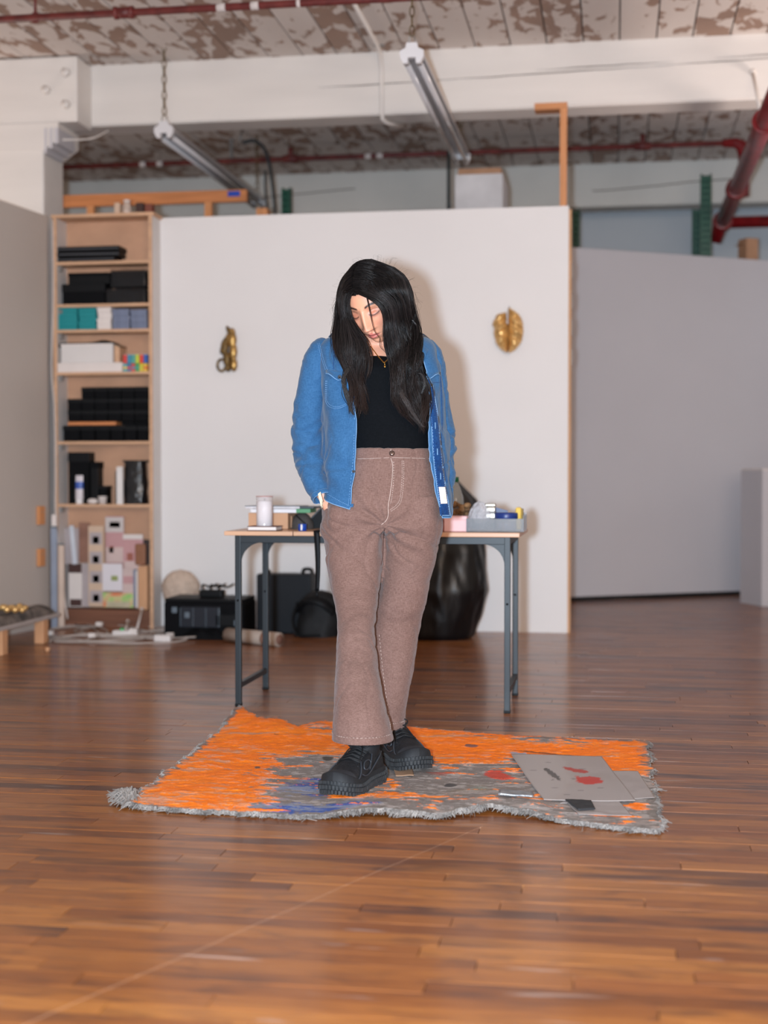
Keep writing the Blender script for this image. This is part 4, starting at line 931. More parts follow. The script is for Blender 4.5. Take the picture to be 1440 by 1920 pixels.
t = thing('metal_tin', 'brushed metal tin standing in the tray', 'tin', (tpos(919, 5.82), 5.83, ZB+.045)); M_ = pm('tin_metal', (150, 142, 132), .25, .9); link('tin_body', rbox(.042, .04, .05, .006, 3), M_, t); link('lid', rbox(.044, .042, .014, .005, 3), M_, t, loc=(0, 0, .05)); link('label_band', rbox(.0425, .0405, .014, .002), pm('tin_label', (92, 84, 78), .4), t, loc=(0, 0, .02)); link('stand', rbox(.04, .04, .044, .003), clear, t, loc=(0, 0, -.0445))
t = thing('glass_jar', 'round clear jar with a dark blue lid in the tray', 'jar', (tpos(949, 5.8), 5.8, ZB)); link('jar_glass', MB().lathe([(0, 0), (.038, 0), (.043, .006), (.043, .045), (.037, .05), (0, .05)], 28), pm('jar_plastic', (214, 206, 204), .1, var=0, alpha=.35, coat=.6), t, True); link('lid', MB().lathe([(0, .046), (.046, .046), (.0475, .05), (.0475, .068), (.045, .072), (0, .073)], 32), pm('lid_blue', (24, 48, 112), .35), t, True)
link('contents', MB().lathe([(0, .003), (.036, .003), (.037, .034), (0, .036)], 20), pm('pink_contents', (196, 150, 140), .6, var=.5, vs=60, col2=(120, 130, 180)), t, True)
t = thing('scraper', 'dark blue plastic scraper propped up behind the blue lidded jar', 'scraper', (tpos(938, 5.88), 5.9, ZB)); link('blade', MB().prism([(-.03, .0), (.03, .0), (.03, .078), (-.022, .092)], -.004, .004, Matrix.Rotation(PI/2, 4, 'X')), pm('scraper_blue', (34, 52, 100), .4), t); link('pale_edge', MB().box((-.034, -.003, .06), (-.026, .003, .1)), whitecard, t)
t = thing('yellow_sponge', 'yellow sponge standing on end at the right of the tray', 'sponge', (tpos(972, 5.84), 5.85, ZB)); link('sponge', rbox(.024, .05, .093, .009, 3), pm('sponge_yellow', (226, 190, 92), .8, bump=.4, bs=120), t); link('pad', rbox(.008, .048, .088, .004), pm('pad_brown', (150, 126, 70), .9), t, loc=(.015, 0, 0))
t = thing('water_bottle', 'clear plastic bottle with a green cap behind the pink box', 'bottle', (tpos(853, 5.98), 5.99, TT)); link('bottle_body', MB().lathe([(0, 0), (.033, 0), (.036, .004), (.036, .03), (.034, .035), (.036, .04), (.036, .12), (.034, .14), (.022, .175), (.013, .195), (.013, .21), (0, .21)], 26), pm('pet', (196, 204, 208), .06, var=0, alpha=.38, coat=.6), t, True); link('cap', MB().lathe([(0, .2), (.0155, .2), (.0155, .22), (.0145, .222), (0, .222)], 20), pm('cap_green', (20, 104, 78), .4), t, True)
t = thing('dried_flowers', 'bunch of dried brown flower heads behind the pink box', 'dried flowers', (tpos(864, 5.92), 5.92, TT)); r = random.Random(9)
br = pm('dried_brown', (92, 66, 46), .9, var=.4, vs=50, col2=(150, 112, 74))
for k in range(16): link('flower_head', MB().sphere((r.uniform(-.03, .03), r.uniform(-.025, .025), .065+r.uniform(0, .055)), r.uniform(.009, .017), 8, 6, (1, 1, r.uniform(.6, 1.2))), br, t, True)
link('holder', MB().lathe([(0, 0), (.026, 0), (.028, .062), (.024, .062), (.022, .004), (0, .004)], 18), pm('teal_pot', (36, 96, 100), .5), t, True)
st_ = MB()
for k in range(8): st_.tube([(r.uniform(-.008, .008), r.uniform(-.008, .008), .01), (r.uniform(-.025, .025), r.uniform(-.02, .02), .1)], .0015, 4)
link('stems', st_, br, t)

# ---- small wall sculptures
sp = at(954, 618, PY); t = thing('leaf_sculpture', 'gold metal leaf hung on the white wall at right', 'sculpture', (sp[0], PY-.004, sp[2])); s = 1/306
for side in (-1, 1):
    A = np.zeros((40, 16, 3))
    for j in range(40):
        v = j/39; zc = (30 if side < 0 else 39)-v*((30 if side < 0 else 39)+42); half = 27*max(.02, 1-abs((zc-2)/(42 if zc < 2 else 39))**2.4)**.62*(1 if side > 0 else .96)
        for i in range(16):
            u = i/15; x = side*((3.5 if zc > 8 and side < 0 else .6)+u*half); zz = zc-u*4
            rip = 4.2*math.sin((zz+u*side*0+u*16)*.33+side)*(.3+.7*u)+2.2*math.sin(zz*.8+u*9+side*2)*u
            A[j, i] = (x*s, -(9+15*math.sin(PI*min(1, u*.85+.08))+rip)*s, zz*s)
    o_ = link('leaf_half', MB().grid(A), gold, t, True); solid(o_, .002, 0)
link('midrib', MB().tube(spl([(0, -.03, 38*s), (.002, -.05, 10*s), (0, -.05, -20*s), (.003, -.02, -41*s)]), [.003]*24+[.002], 6), pm('gold_dark', (150, 108, 54), .35, .9), t, True); link('nail', MB().tube([(.004, .003, 42*s), (.004, -.02, 42*s)], .003, 6), steel, t, True)
sp = at(430, 656, PY); t = thing('figure_sculpture', 'small dark and gold cast sculpture on the white wall at left', 'sculpture', (sp[0], PY-.003, sp[2])); s = 1/298
bronze = pm('dark_bronze', (82, 66, 44), .45, .6, var=.4, vs=40, col2=(150, 118, 66)); brass = pm('old_brass', (176, 140, 84), .35, .8, var=.3, vs=30)
def blob(pts, mat, nm):
    mb = MB()
    for (x, z, rx, rz_, y) in pts: mb.sphere((x*s, -y*s, z*s), s, 12, 8, (rx, 7, rz_))
    link(nm, voxel(mb.mesh(), .005, 2), mat, t)
blob([(8, 18, 9, 16, 9), (10, -4, 8, 18, 9), (11, -28, 7, 14, 8), (8, 32, 6, 8, 8), (2, 22, 7, 9, 8)], brass, 'gold_limb')
blob([(2, 35, 5, 6, 8), (8, 30, 5, 4, 9), (-2, 40, 2.5, 5, 6)], bronze, 'top_leaf')
blob([(-6, 4, 8, 16, 9), (-10, -2, 6, 8, 8), (-2, -18, 8, 14, 9), (0, -34, 6, 8, 8), (-4, 16, 5, 8, 8)], bronze, 'dark_limb')
ln = MB().tube([((-13+8*math.cos(a))*s, -6*s, (-29+11*math.sin(a))*s) for a in np.linspace(0, 2*PI, 20)], 2.6*s, 8, False); link('loop', ln, bronze, t, True)
# ------------------------------------------------------------------ painted rug
def edge(pts, n):
    P = np.array([(*fl(x, y)[:2], z) for x, y, z in pts]); u = np.concatenate([[0], np.cumsum(np.linalg.norm(np.diff(P[:, :2], axis=0), axis=1))]); u /= u[-1]
    q = np.linspace(0, 1, n); return np.stack([np.interp(q, u, P[:, k]) for k in range(3)], 1)
NU, NV = 640, 300
front = edge([(236, 1514, .012), (300, 1523, .006), (400, 1529, .004), (500, 1533, .004), (600, 1538, .006), (650, 1532, .02), (720, 1531, .026), (790, 1535, .02), (820, 1538, .01), (860, 1531, .02), (920, 1523, .026), (980, 1530, .018), (1040, 1543, .008), (1120, 1553, .004), (1180, 1559, .004), (1237, 1565, .006)], NU)
back = edge([(452, 1345, .05), (485, 1362, .035), (520, 1366, .04), (560, 1375, .022), (600, 1370, .035), (650, 1371, .03), (760, 1375, .02), (900, 1385, .012), (1000, 1390, .01), (1100, 1394, .008), (1214, 1399, .008)], NU)
u = np.linspace(0, 1, NU)[None, :]; v = np.linspace(0, 1, NV)[:, None]
U = np.broadcast_to(u, (NV, NU)); V = np.broadcast_to(v, (NV, NU))
P = front[None]*(1-v[..., None])+back[None]*v[..., None]
lift_f = front[None, :, 2]*np.exp(-(V/.10)**2); lift_b = back[None, :, 2]*np.exp(-((1-V)/.16)**2)
X, Y = P[..., 0], P[..., 1]
wav = .016*(fbm(X*3.2, Y*3.2, 31, 3)-.35)
rag_f = (fbm(U*40, U*0, 41, 4)-.5)*.03+(fbm(U*150, U*0, 43, 3)-.5)*.02; rag_b = (fbm(U*36, U*0+3, 45, 4)-.5)*.03+(fbm(U*150, U*0+3, 47, 3)-.5)*.014
Y = Y+rag_f*np.exp(-(V/.05)**2)+rag_b*np.exp(-((1-V)/.05)**2)
X = X+((fbm(V*40, V*0, 49, 4)-.5)*.04)*np.exp(-(U/.02)**2)+((fbm(V*40, V*0+5, 51, 4)-.5)*.03)*np.exp(-((1-U)/.02)**2)
edge_d = np.minimum(np.minimum(U*1.6, (1-U)*1.6), np.minimum(V*1.4, (1-V)*1.4))
Zr = .009+np.clip(wav, -.004, .02)*np.minimum(1, edge_d*12)+np.maximum(lift_f*.6, lift_b*.8)
# paint
def C(r, g, b): return np.array(srgb((r, g, b)))
grey = C(138, 129, 123); col = np.ones((NV, NU, 3))*grey
def lay(mask, c, rough=None):
    global col
    m = np.clip(mask, 0, 1)[..., None]; col = col*(1-m)+np.asarray(c)*m
xs_, ys_ = X*1.0, Y*1.0
def nrm01(a): return np.clip((a-a.mean())/a.std()*.19+.5, 0, 1)
fine = nrm01(fbm(xs_*26, ys_*44, 61, 6, .68)); med = nrm01(fbm(xs_*7, ys_*13, 63, 6, .62)); big = nrm01(fbm(xs_*2.2, ys_*4, 65, 4)); st = nrm01(fbm(xs_*6, ys_*34, 67, 6, .66))
lay(sstep(.62, .48, st)*.35, C(108, 102, 100)); lay(sstep(.5, .62, fine)*.75, C(176, 168, 164)); lay(sstep(.56, .66, st)*.5, C(112, 104, 102)); lay(sstep(.55, .65, med)*.45, C(176, 160, 152))
def g2(uc, vc, su, sv): return np.exp(-((U-uc)/su)**2-((V-vc)/sv)**2)
blue = g2(.30, .20, .13, .15)+g2(.36, .33, .08, .10)+.8*g2(.44, .06, .1, .05)+1.1*g2(.30, .03, .12, .05)
lay(sstep(.70, .84, blue*.34+med*.42+fine*.3+st*.1)*.75, C(118, 134, 166)); lay(sstep(.84, .92, blue*.36+st*.5+fine*.3)*.9, C(40, 80, 158))
lay(sstep(.62, .86, g2(.40, .24, .07, .16)*.75+.55*g2(.66, .26, .06, .12)+med*.4)*.7, C(128, 150, 134))
lay(sstep(.66, .8, g2(.62, .22, .12, .12)*.5+st*.6)*.6, C(132, 116, 92))
# orange: thick over the far half and the near left corner
wo = sstep(.30, .72, V-.10*g2(.2, .4, .2, .3))
wo = np.maximum(wo, 1.15*g2(.10, .22, .17, .34)); wo = np.maximum(wo, 1.0*g2(.17, .5, .22, .25)); wo = np.maximum(wo, .8*g2(.2, .1, .1, .06)); wo = np.maximum(wo, .62*g2(.5, .16, .16, .035)); wo = np.maximum(wo, .55*g2(.47, .3, .05, .05))
wo = wo*(1-.75*g2(.33, .52, .11, .16))*(1-.55*g2(.30, .93, .05, .05))*(1-.7*g2(.44, .80, .04, .10))*(1-.5*g2(.73, .62, .04, .08))
wo = wo*(1-.9*g2(.80, .93, .10, .06))*(1-.5*g2(.63, .95, .05, .05)); wo = wo*(1-sstep(.58, .70, U)*sstep(.62, .42, V))*(1-.4*g2(.84, .5, .1, .2))
wo = np.maximum(wo, .8*g2(.965, .42, .02, .16)); wo = np.maximum(wo, .9*g2(.965, .2, .028, .05))
wo = np.maximum(wo, .14+.18*sstep(.45, .65, big)*(1-.8*g2(.36, .25, .08, .2)))
om = sstep(.545, .595, wo*.46+fine*.22+st*.28+med*.18)
oc = C(255, 124, 6)[None, None]*(1-.28*sstep(.45, .7, med)[..., None])+C(255, 150, 30)[None, None]*(.28*sstep(.45, .7, med)[..., None])
oc = oc*(.86+.28*fine[..., None]); lay(om, oc)
lay(sstep(.68, .80, fine)*sstep(.3, .5, wo)*.45*(1-sstep(.85, 1, wo)*.5), C(190, 164, 146)); lay(sstep(.70, .82, med*.6+st*.5)*sstep(.4, .6, wo)*.55, C(170, 152, 140))
lay(sstep(.62, .70, g2(.695, .40, .04, .09)*.62+med*.35+fine*.2)*.92, C(196, 66, 48)); lay(sstep(.66, .74, g2(.585, .44, .05, .05)*.55+st*.5)*.7, C(170, 72, 58))
for (uc, vc, su, sv, c) in ((.345, .57, .016, .035, (62, 56, 50)), (.64, .80, .02, .03, (112, 84, 84)), (.60, .30, .02, .03, (60, 60, 62)), (.79, .76, .085, .012, (120, 70, 40)), (.862, .70, .006, .035, (70, 50, 40)), (.885, .64, .014, .014, (58, 48, 44)), (.745, .72, .03, .03, (150, 160, 176)), (.20, .46, .01, .02, (80, 70, 66)), (.2, .83, .012, .01, (150, 84, 40))):
    lay(sstep(.55, .7, g2(uc, vc, su, sv)*.8+fine*.25)*.9, C(*c))
lay(sstep(.028, .006, edge_d+.05*(fine-.5)+.03*(med-.5))*.95, C(126, 118, 112)*(.75+.5*fine[..., None]))
hgt = .0025*om*fine+.002*fine+.001*st
Zr = Zr+hgt
me = MB().grid(np.stack([X, Y, Zr], -1)).mesh('rug', True); vcol(me, col.reshape(-1, 3))
rug = thing('painted_rug', 'ragged rug caked in orange and blue paint under the woman', 'rug')
rugm = pm('caked_paint', (200, 120, 60), .62, var=.08, vs=60, attr='paint', bump=.35, bs=260)
o = link('rug_cloth', me, rugm, rug)
m_ = np.concatenate([np.stack([X, Y, Zr], -1)[:, 0], np.stack([X, Y, Zr], -1)[:, -1]])
# the thickness of its felt, all round the border
border = [np.stack([X, Y, Zr], -1)[0], np.stack([X, Y, Zr], -1)[:, -1], np.stack([X, Y, Zr], -1)[-1][::-1], np.stack([X, Y, Zr], -1)[:, 0][::-1]]
felt = pm('felt_grey', (104, 97, 92), .95, var=.35, vs=40, col2=(156, 148, 142), bump=.8, bs=120)
for B in border:
    lo = B.copy(); lo[:, 2] = np.maximum(B[:, 2]-.013, .0005); link('felt_edge', MB().grid(np.stack([lo, B])), felt, rug)
# fringe of loose threads
thr = MB(); r = random.Random(17); C0 = np.array([X.mean(), Y.mean()])
for bi, (B, cnt, ln_) in enumerate(zip(border, (2600, 700, 1500, 800), (.020, .016, .016, .015))):
    for k in range(cnt):
        p = B[r.randrange(len(B))]; out = np.array([(0, -1), (1, 0), (0, 1), (-1, 0)][bi], float); i_ = r.randrange(len(B)); p = B[i_]; nn_ = mnoise.noise(Vector((i_*.035, bi*7.3, 0)))
        if r.random() > .55+nn_*1.3: continue
        l = (ln_*r.random()**1.6+.005)*(1+1.2*max(0, nn_))
        if bi == 0 and r.random() < .03: l *= 2.6
        a = r.gauss(0, .7); dx = out[0]*math.cos(a)-out[1]*math.sin(a); dy = out[0]*math.sin(a)+out[1]*math.cos(a); b = a+r.gauss(0, 1.2); ex = out[0]*math.cos(b)-out[1]*math.sin(b); ey = out[0]*math.sin(b)+out[1]*math.cos(b)
        z0 = max(.003, p[2]-.010*r.random()); s0 = -.004
        pts = [(p[0]+dx*s0, p[1]+dy*s0, z0), (p[0]+dx*l*.5, p[1]+dy*l*.5, max(.002, z0*.8+.006*r.random())), (p[0]+dx*l*.6+ex*l*.4, p[1]+dy*l*.6+ey*l*.4, max(.0018, z0*.3+.004*r.random()))]
        thr.tube(pts, [.0012, .0011, .0006], 3, False)
fr = link('fringe', thr, pm('thread', (104, 97, 92), .95, var=.4, vs=18, col2=(160, 152, 146)), rug); fr['kind'] = 'stuff'
# tuft at the near left corner
tf = MB(); 
for k in range(260):
    p = fl(246+r.gauss(0, 5), 1508+r.gauss(0, 3)); q = fl(230+r.gauss(0, 14), 1504+r.gauss(0, 7)); tf.tube([(p[0], p[1], .012), ((p[0]+q[0])/2, (p[1]+q[1])/2, .01+.03*r.random()), (q[0], q[1], .004+.02*r.random())], [.003, .003, .001], 4, False)
link('corner_tuft', tf, pm('tuft_felt', (122, 114, 108), .95, var=.2), rug)['kind'] = 'stuff'
def rug_z(x, y):
    i = np.argmin((X-x)**2+(Y-y)**2); return Zr.ravel()[i]
def rug_zs(xy):
    sx, sy, sz = X[::6, ::8].ravel(), Y[::6, ::8].ravel(), Zr[::6, ::8].ravel(); q = xy.reshape(-1, 2)
    i = np.argmin((sx[None]-q[:, :1])**2+(sy[None]-q[:, 1:])**2, axis=1); return sz[i].reshape(xy.shape[:2])
# ---- sheets of milky film on the rug
def film_sheet(name, label, quad, n=60, marks=None, dz=.004, seed=0, alpha=.80, tint=(176, 166, 162)):
    Q = np.array([fl(*q)[:2] for q in quad]); a = np.linspace(0, 1, n); S, T = np.meshgrid(a, a)
    xy = (Q[0]*((1-S)*(1-T))[..., None]+Q[1]*(S*(1-T))[..., None]+Q[2]*(S*T)[..., None]+Q[3]*((1-S)*T)[..., None])
    z = rug_zs(xy)
    k = np.ones(5)/5
    for _ in range(5):
        z = np.apply_along_axis(lambda q: np.convolve(np.pad(q, 2, 'edge'), k, 'valid'), 0, z); z = np.apply_along_axis(lambda q: np.convolve(np.pad(q, 2, 'edge'), k, 'valid'), 1, z)
    z = z+dz+.003*fbm(S*3, T*3, seed, 2)
    m = MB().grid(np.concatenate([xy, z[..., None]], -1)).mesh(name, True); c = np.ones((n, n, 3))*C(*tint)
    if marks: c = marks(S, T, c)
    vcol(m, c.reshape(-1, 3)); return m
def mk(S, T, c):
    f1 = fbm(S*14, T*30, 71, 5, .65); f2 = fbm(S*40, T*40, 73, 4)
    def put(mask, cc):
        nonlocal c
        mm = np.clip(mask, 0, 1)[..., None]; c = c*(1-mm)+C(*cc)*mm
    G = lambda uc, vc, su, sv, rot=0: np.exp(-(((S-uc)*math.cos(rot)+(T-vc)*math.sin(rot))/su)**2-(((T-vc)*math.cos(rot)-(S-uc)*math.sin(rot))/sv)**2)
    put(sstep(.5, .62, G(.66, .42, .17, .10)*.85+f1*.42-.06), (206, 44, 22)); put(sstep(.56, .66, G(.60, .64, .17, .06, -.3)*.72+f1*.5-.06), (190, 60, 44)); put(sstep(.6, .7, G(.57, .50, .08, .03)*.5+f1*.5), (200, 66, 50))
    put(sstep(.56, .66, G(.305, .56, .045, .17, .25)*.9+f1*.45-.05), (66, 58, 54)); put(sstep(.62, .7, G(.26, .43, .07, .03, .3)*.5+f1*.45)*.7, (110, 100, 94))
    for (uc, vc) in ((.12, .63), (.35, .82), (.5, .45), (.22, .25), (.48, .2), (.72, .26), (.3, .12), (.68, .68)):
        put(sstep(.45, .6, G(uc, vc, .055, .016)*.7+f2*.15)*.6, (104, 98, 96))
    return c
def film_mat():
    m = pm('milky_film', (190, 180, 176), .38, var=0, attr='paint', alpha=.8, coat=.15); return m
for nm, lb, quad, mks, dz in (('drawing_film', 'large milky film sheet with red and dark marks on the rug', [(1020, 1514), (1192, 1512), (1128, 1428), (958, 1426)], mk, .005),
                              ('drawing_film', 'second milky film sheet under the marked one, at the right rug corner', [(1050, 1517), (1228, 1504), (1196, 1456), (1110, 1452)], None, .002),
                              ('drawing_film', 'pale blank film piece near the front right rug edge', [(1085, 1540), (1185, 1543), (1160, 1510), (1062, 1514)], None, .0025)):
    mm = film_sheet('film', lb, quad, 60, mks, dz, int(dz*10000))
    o = link(nm, mm, film_mat()); tag(o, lb, 'film', 'sheets of film on the rug'); solid(o, .0008, 0)
def flat_piece(name, label, cat, quad, mat, dz=.004, th=.004):
    mm = film_sheet(name, label, quad, 14, None, dz, 3); o = link(name, mm, mat); tag(o, label, cat); solid(o, th, 1); return o
flat_piece('paper_tag', 'small brown card tag lying by the front shoe', 'tag', [(742, 1466), (776, 1466), (771, 1446), (736, 1447)], pm('brown_tag', (150, 120, 96), .7), .004, .002)
flat_piece('charcoal_piece', 'black smeared scrap at the front of the rug', 'scrap', [(1085, 1534), (1116, 1532), (1108, 1515), (1060, 1514)], pm('charcoal', (46, 46, 48), .8, var=.4, vs=40), .006, .004)
flat_piece('silver_scrap', 'crumpled silver strip near the front edge of the rug', 'strip', [(934, 1510), (1000, 1513), (998, 1502), (936, 1500)], pm('silver_scrap', (150, 152, 156), .35, .5, var=.4, vs=30, bump=.5, bs=60), .006, .006)
# ------------------------------------------------------------------ the woman
from mathutils.bvhtree import BVHTree
D0 = 4.72
Fh = np.array([-math.sin(YAW), math.cos(YAW), 0.0])
def depth_pt(px, py, dep):
    r = ray(px, py); return Cw + r*dep/(r @ Fh)
O = depth_pt(716, 960, D0); O[2] = 0
def LP(px, py, yl=0.0):
    """sight line through a pixel, met at yl behind the body's axis, in the figure's own frame"""
    p = depth_pt(px, py, D0+yl)-O; return np.array([p @ Rw, yl, p[2]])
def to_loc(p): q = np.asarray(p)-O; return np.array([q @ Rw, q @ Fh, q[2]])
CAM_L = to_loc(Cw)
person = thing('person', 'woman in an open blue denim shirt and brown jeans, head bowed, hands in pockets', 'person', tuple(O), YAW)
def cr(xs, ys, q):
    """smooth interpolation of station values"""
    xs = np.asarray(xs, float); ys = np.asarray(ys, float); m = np.gradient(ys, xs); out = []
    for t in np.atleast_1d(q):
        i = int(np.clip(np.searchsorted(xs, t)-1, 0, len(xs)-2)); h = xs[i+1]-xs[i]; s = (t-xs[i])/h
        d_ = (ys[i+1]-ys[i])/h; m0, m1 = m[i], m[i+1]
        if d_ == 0: m0 = m1 = 0
        out.append((2*s**3-3*s**2+1)*ys[i]+(s**3-2*s**2+s)*h*m0+(-2*s**3+3*s**2)*ys[i+1]+(s**3-s**2)*h*m1)
    return np.array(out)
def loft(st, n=64, rows=80, disp=None, cap=True):
    """st: (py, pxL, pxR, yl, half depth, exponent); rings are level"""
    st = np.array(st, float); q = np.linspace(st[0, 0], st[-1, 0], rows); S = [cr(st[:, 0], st[:, k], q) for k in range(1, 6)]
    A = np.zeros((rows, n, 3)); th = np.linspace(0, 2*PI, n, endpoint=False)
    for j in range(rows):
        l = LP(S[0][j], q[j], S[2][j]); r_ = LP(S[1][j], q[j], S[2][j]); c = (l+r_)/2; a = (r_[0]-l[0])/2; e = 2/S[4][j]
        co, si = np.cos(th), np.sin(th)
        A[j, :, 0] = c[0]+a*np.sign(co)*np.abs(co)**e; A[j, :, 1] = c[1]+S[3][j]*np.sign(si)*np.abs(si)**e; A[j, :, 2] = c[2]
    if disp is not None:
        C_ = A.mean(1, keepdims=True); d_ = A-C_; d_[..., 2] = 0; d_ /= np.maximum(1e-6, np.linalg.norm(d_, axis=2, keepdims=True))
        for j in range(rows):
            for i in range(n): A[j, i] += d_[j, i]*disp(A[j, i], th[i], j/(rows-1))
    mb = MB().grid(A[:, ::-1] if A[0, 0, 2] > A[-1, 0, 2] else A, True)
    if cap: mb.f += [tuple(range(n-1, -1, -1)), tuple((rows-1)*n+k for k in range(n))]
    return mb, A
def bvh_of(*mbs):
    v = []; f = []
    for m in mbs:
        o = len(v)
        if isinstance(m, MB): v += m.v; f += [tuple(i+o for i in q) for q in m.f]
        else: v += [tuple(p) for p in verts_of(m)]; f += [tuple(i+o for i in p.vertices) for p in m.polygons]
    return BVHTree.FromPolygons(v, f)
def proj(bv, px, py, off=.002, default=-.15):
    d_ = to_loc(depth_pt(px, py, 5))-CAM_L; d_ = Vector(d_/np.linalg.norm(d_)); h = bv.ray_cast(Vector(CAM_L), d_)
    if h[0] is None: return LP(px, py, default)
    return np.array(h[0]-d_*off)
def patch(bv, quad, nu=10, nv=10, off=.003, sag=0):
    """four corners in picture order (tl, tr, br, bl) laid onto a surface"""
    Q = np.array(quad, float); A = np.zeros((nv, nu, 3))
    for j in range(nv):
        for i in range(nu):
            s, t = i/(nu-1), j/(nv-1); p = (Q[0]*(1-s)+Q[1]*s)*(1-t)+(Q[3]*(1-s)+Q[2]*s)*t
            A[j, i] = proj(bv, p[0], p[1]+sag*math.sin(PI*s)*t, off)
    return MB().grid(A)
def strip(bv, pts, off=.003, sub=6):
    """band given by rows (py, pxL, pxR)"""
    P = np.array(pts, float); q = np.linspace(P[0, 0], P[-1, 0], (len(P)-1)*sub+1); l = cr(P[:, 0], P[:, 1], q); r_ = cr(P[:, 0], P[:, 2], q)
    A = np.array([[proj(bv, l[j]+(r_[j]-l[j])*s, q[j], off) for s in np.linspace(0, 1, 5)] for j in range(len(q))]); return MB().grid(A)
def seam(bv, pts, r=.0009, off=.0012, sub=5, mb=None):
    P = [Vector((x, y, 0)) for x, y in pts]; Q = spl(P, sub) if len(P) > 2 else [P[0].lerp(P[1], k/10) for k in range(11)]
    mb = mb or MB(); mb.tube([proj(bv, p.x, p.y, off) for p in Q], r, 5, False); return mb
def stitches(bv, pts, mb, r=.0010, off=.0016, gap=.5):
    P = [Vector((x, y, 0)) for x, y in pts]; Q = spl(P, 14) if len(P) > 2 else [P[0].lerp(P[1], k/40) for k in range(41)]
    for k in range(0, len(Q)-1, 2): mb.tube([proj(bv, Q[k].x, Q[k].y, off), proj(bv, Q[k+1].x, Q[k+1].y, off)], r, 4, False)
    return mb
nz3 = lambda x, y, z: mnoise.noise(Vector((x, y, z)))
def crease(x, y, z, w=.10):
    """narrow valleys along the zero lines of a noise field"""
    n = abs(nz3(x, y, z)); return -max(0.0, 1-n/w)**1.5

# ---- cloth and skin
def cloth(name, attr_col, weave, rough, c2, wear=(.0, None), sheen=.15):
    m = bpy.data.materials.new(name); m.use_nodes = True; nt = m.node_tree; L = nt.links.new; b = nt.nodes['Principled BSDF']
    tc = N(nt, 'ShaderNodeTexCoord')
    def noise(scale, st, det):
        mp = N(nt, 'ShaderNodeMapping'); mp.inputs['Scale'].default_value = st; L(tc.outputs['Object'], mp.inputs[0]); n = N(nt, 'ShaderNodeTexNoise'); n.inputs['Scale'].default_value = scale; n.inputs['Detail'].default_value = det; L(mp.outputs[0], n.inputs['Vector']); return n.outputs[0]
    th = noise(weave, (1, 1, .16), 3); tw = noise(weave, (.2, .2, 1), 3); bl = noise(9, (1, 1, 1), 5)
    ad = N(nt, 'ShaderNodeMath', operation='ADD'); L(th, ad.inputs[0]); L(tw, ad.inputs[1])
    a2 = N(nt, 'ShaderNodeMath', operation='MULTIPLY_ADD'); a2.inputs[1].default_value = .45; L(bl, a2.inputs[0]); L(ad.outputs[0], a2.inputs[2])
    mr = N(nt, 'ShaderNodeMapRange'); mr.inputs[1].default_value = .92; mr.inputs[2].default_value = 1.53; L(a2.outputs[0], mr.inputs[0])
    mx = N(nt, 'ShaderNodeMix', data_type='RGBA'); mx.inputs[6].default_value = (*srgb(attr_col), 1); mx.inputs[7].default_value = (*srgb(c2), 1); L(mr.outputs[0], mx.inputs[0]); L(mx.outputs[2], b.inputs['Base Color'])
    b.inputs['Roughness'].default_value = rough; b.inputs['Sheen Weight'].default_value = sheen; b.inputs['Specular IOR Level'].default_value = .12
    bm = N(nt, 'ShaderNodeBump'); bm.inputs['Strength'].default_value = .2; bm.inputs['Distance'].default_value = .001; L(ad.outputs[0], bm.inputs['Height'])
    fold_n = noise(9, (1, 1, 1.7), 2); bm2 = N(nt, 'ShaderNodeBump'); bm2.inputs['Strength'].default_value = .4; bm2.inputs['Distance'].default_value = .012; L(fold_n, bm2.inputs['Height']); L(bm2.outputs[0], bm.inputs['Normal']); L(bm.outputs[0], b.inputs['Normal'])
    return m
denim = cloth('blue_chambray', (36, 76, 114), 520, .8, (54, 96, 136)); denim_dark = cloth('dark_indigo', (10, 40, 84), 420, .8, (24, 66, 116)); stitch_b = pm('pale_thread', (104, 142, 180), .8, var=.1)
brown = cloth('brown_denim', (98, 73, 65), 520, .85, (126, 99, 91)); brown_seam = pm('worn_seam', (180, 158, 148), .85, var=.2, vs=90); brown_dark = pm('seam_shadow', (76, 52, 46), .9, var=.1)
teem = cloth('black_jersey', (4, 6, 9), 500, .9, (10, 12, 16), sheen=0)
skin = pm('skin', (222, 160, 132), .46, var=.05, vs=14, attr='paint', bump=.06, bs=220, spec=.45)
skin.node_tree.nodes['Principled BSDF'].inputs['Subsurface Weight'].default_value = .12
skin.node_tree.nodes['Principled BSDF'].inputs['Subsurface Radius'].default_value = (.012, .005, .003)

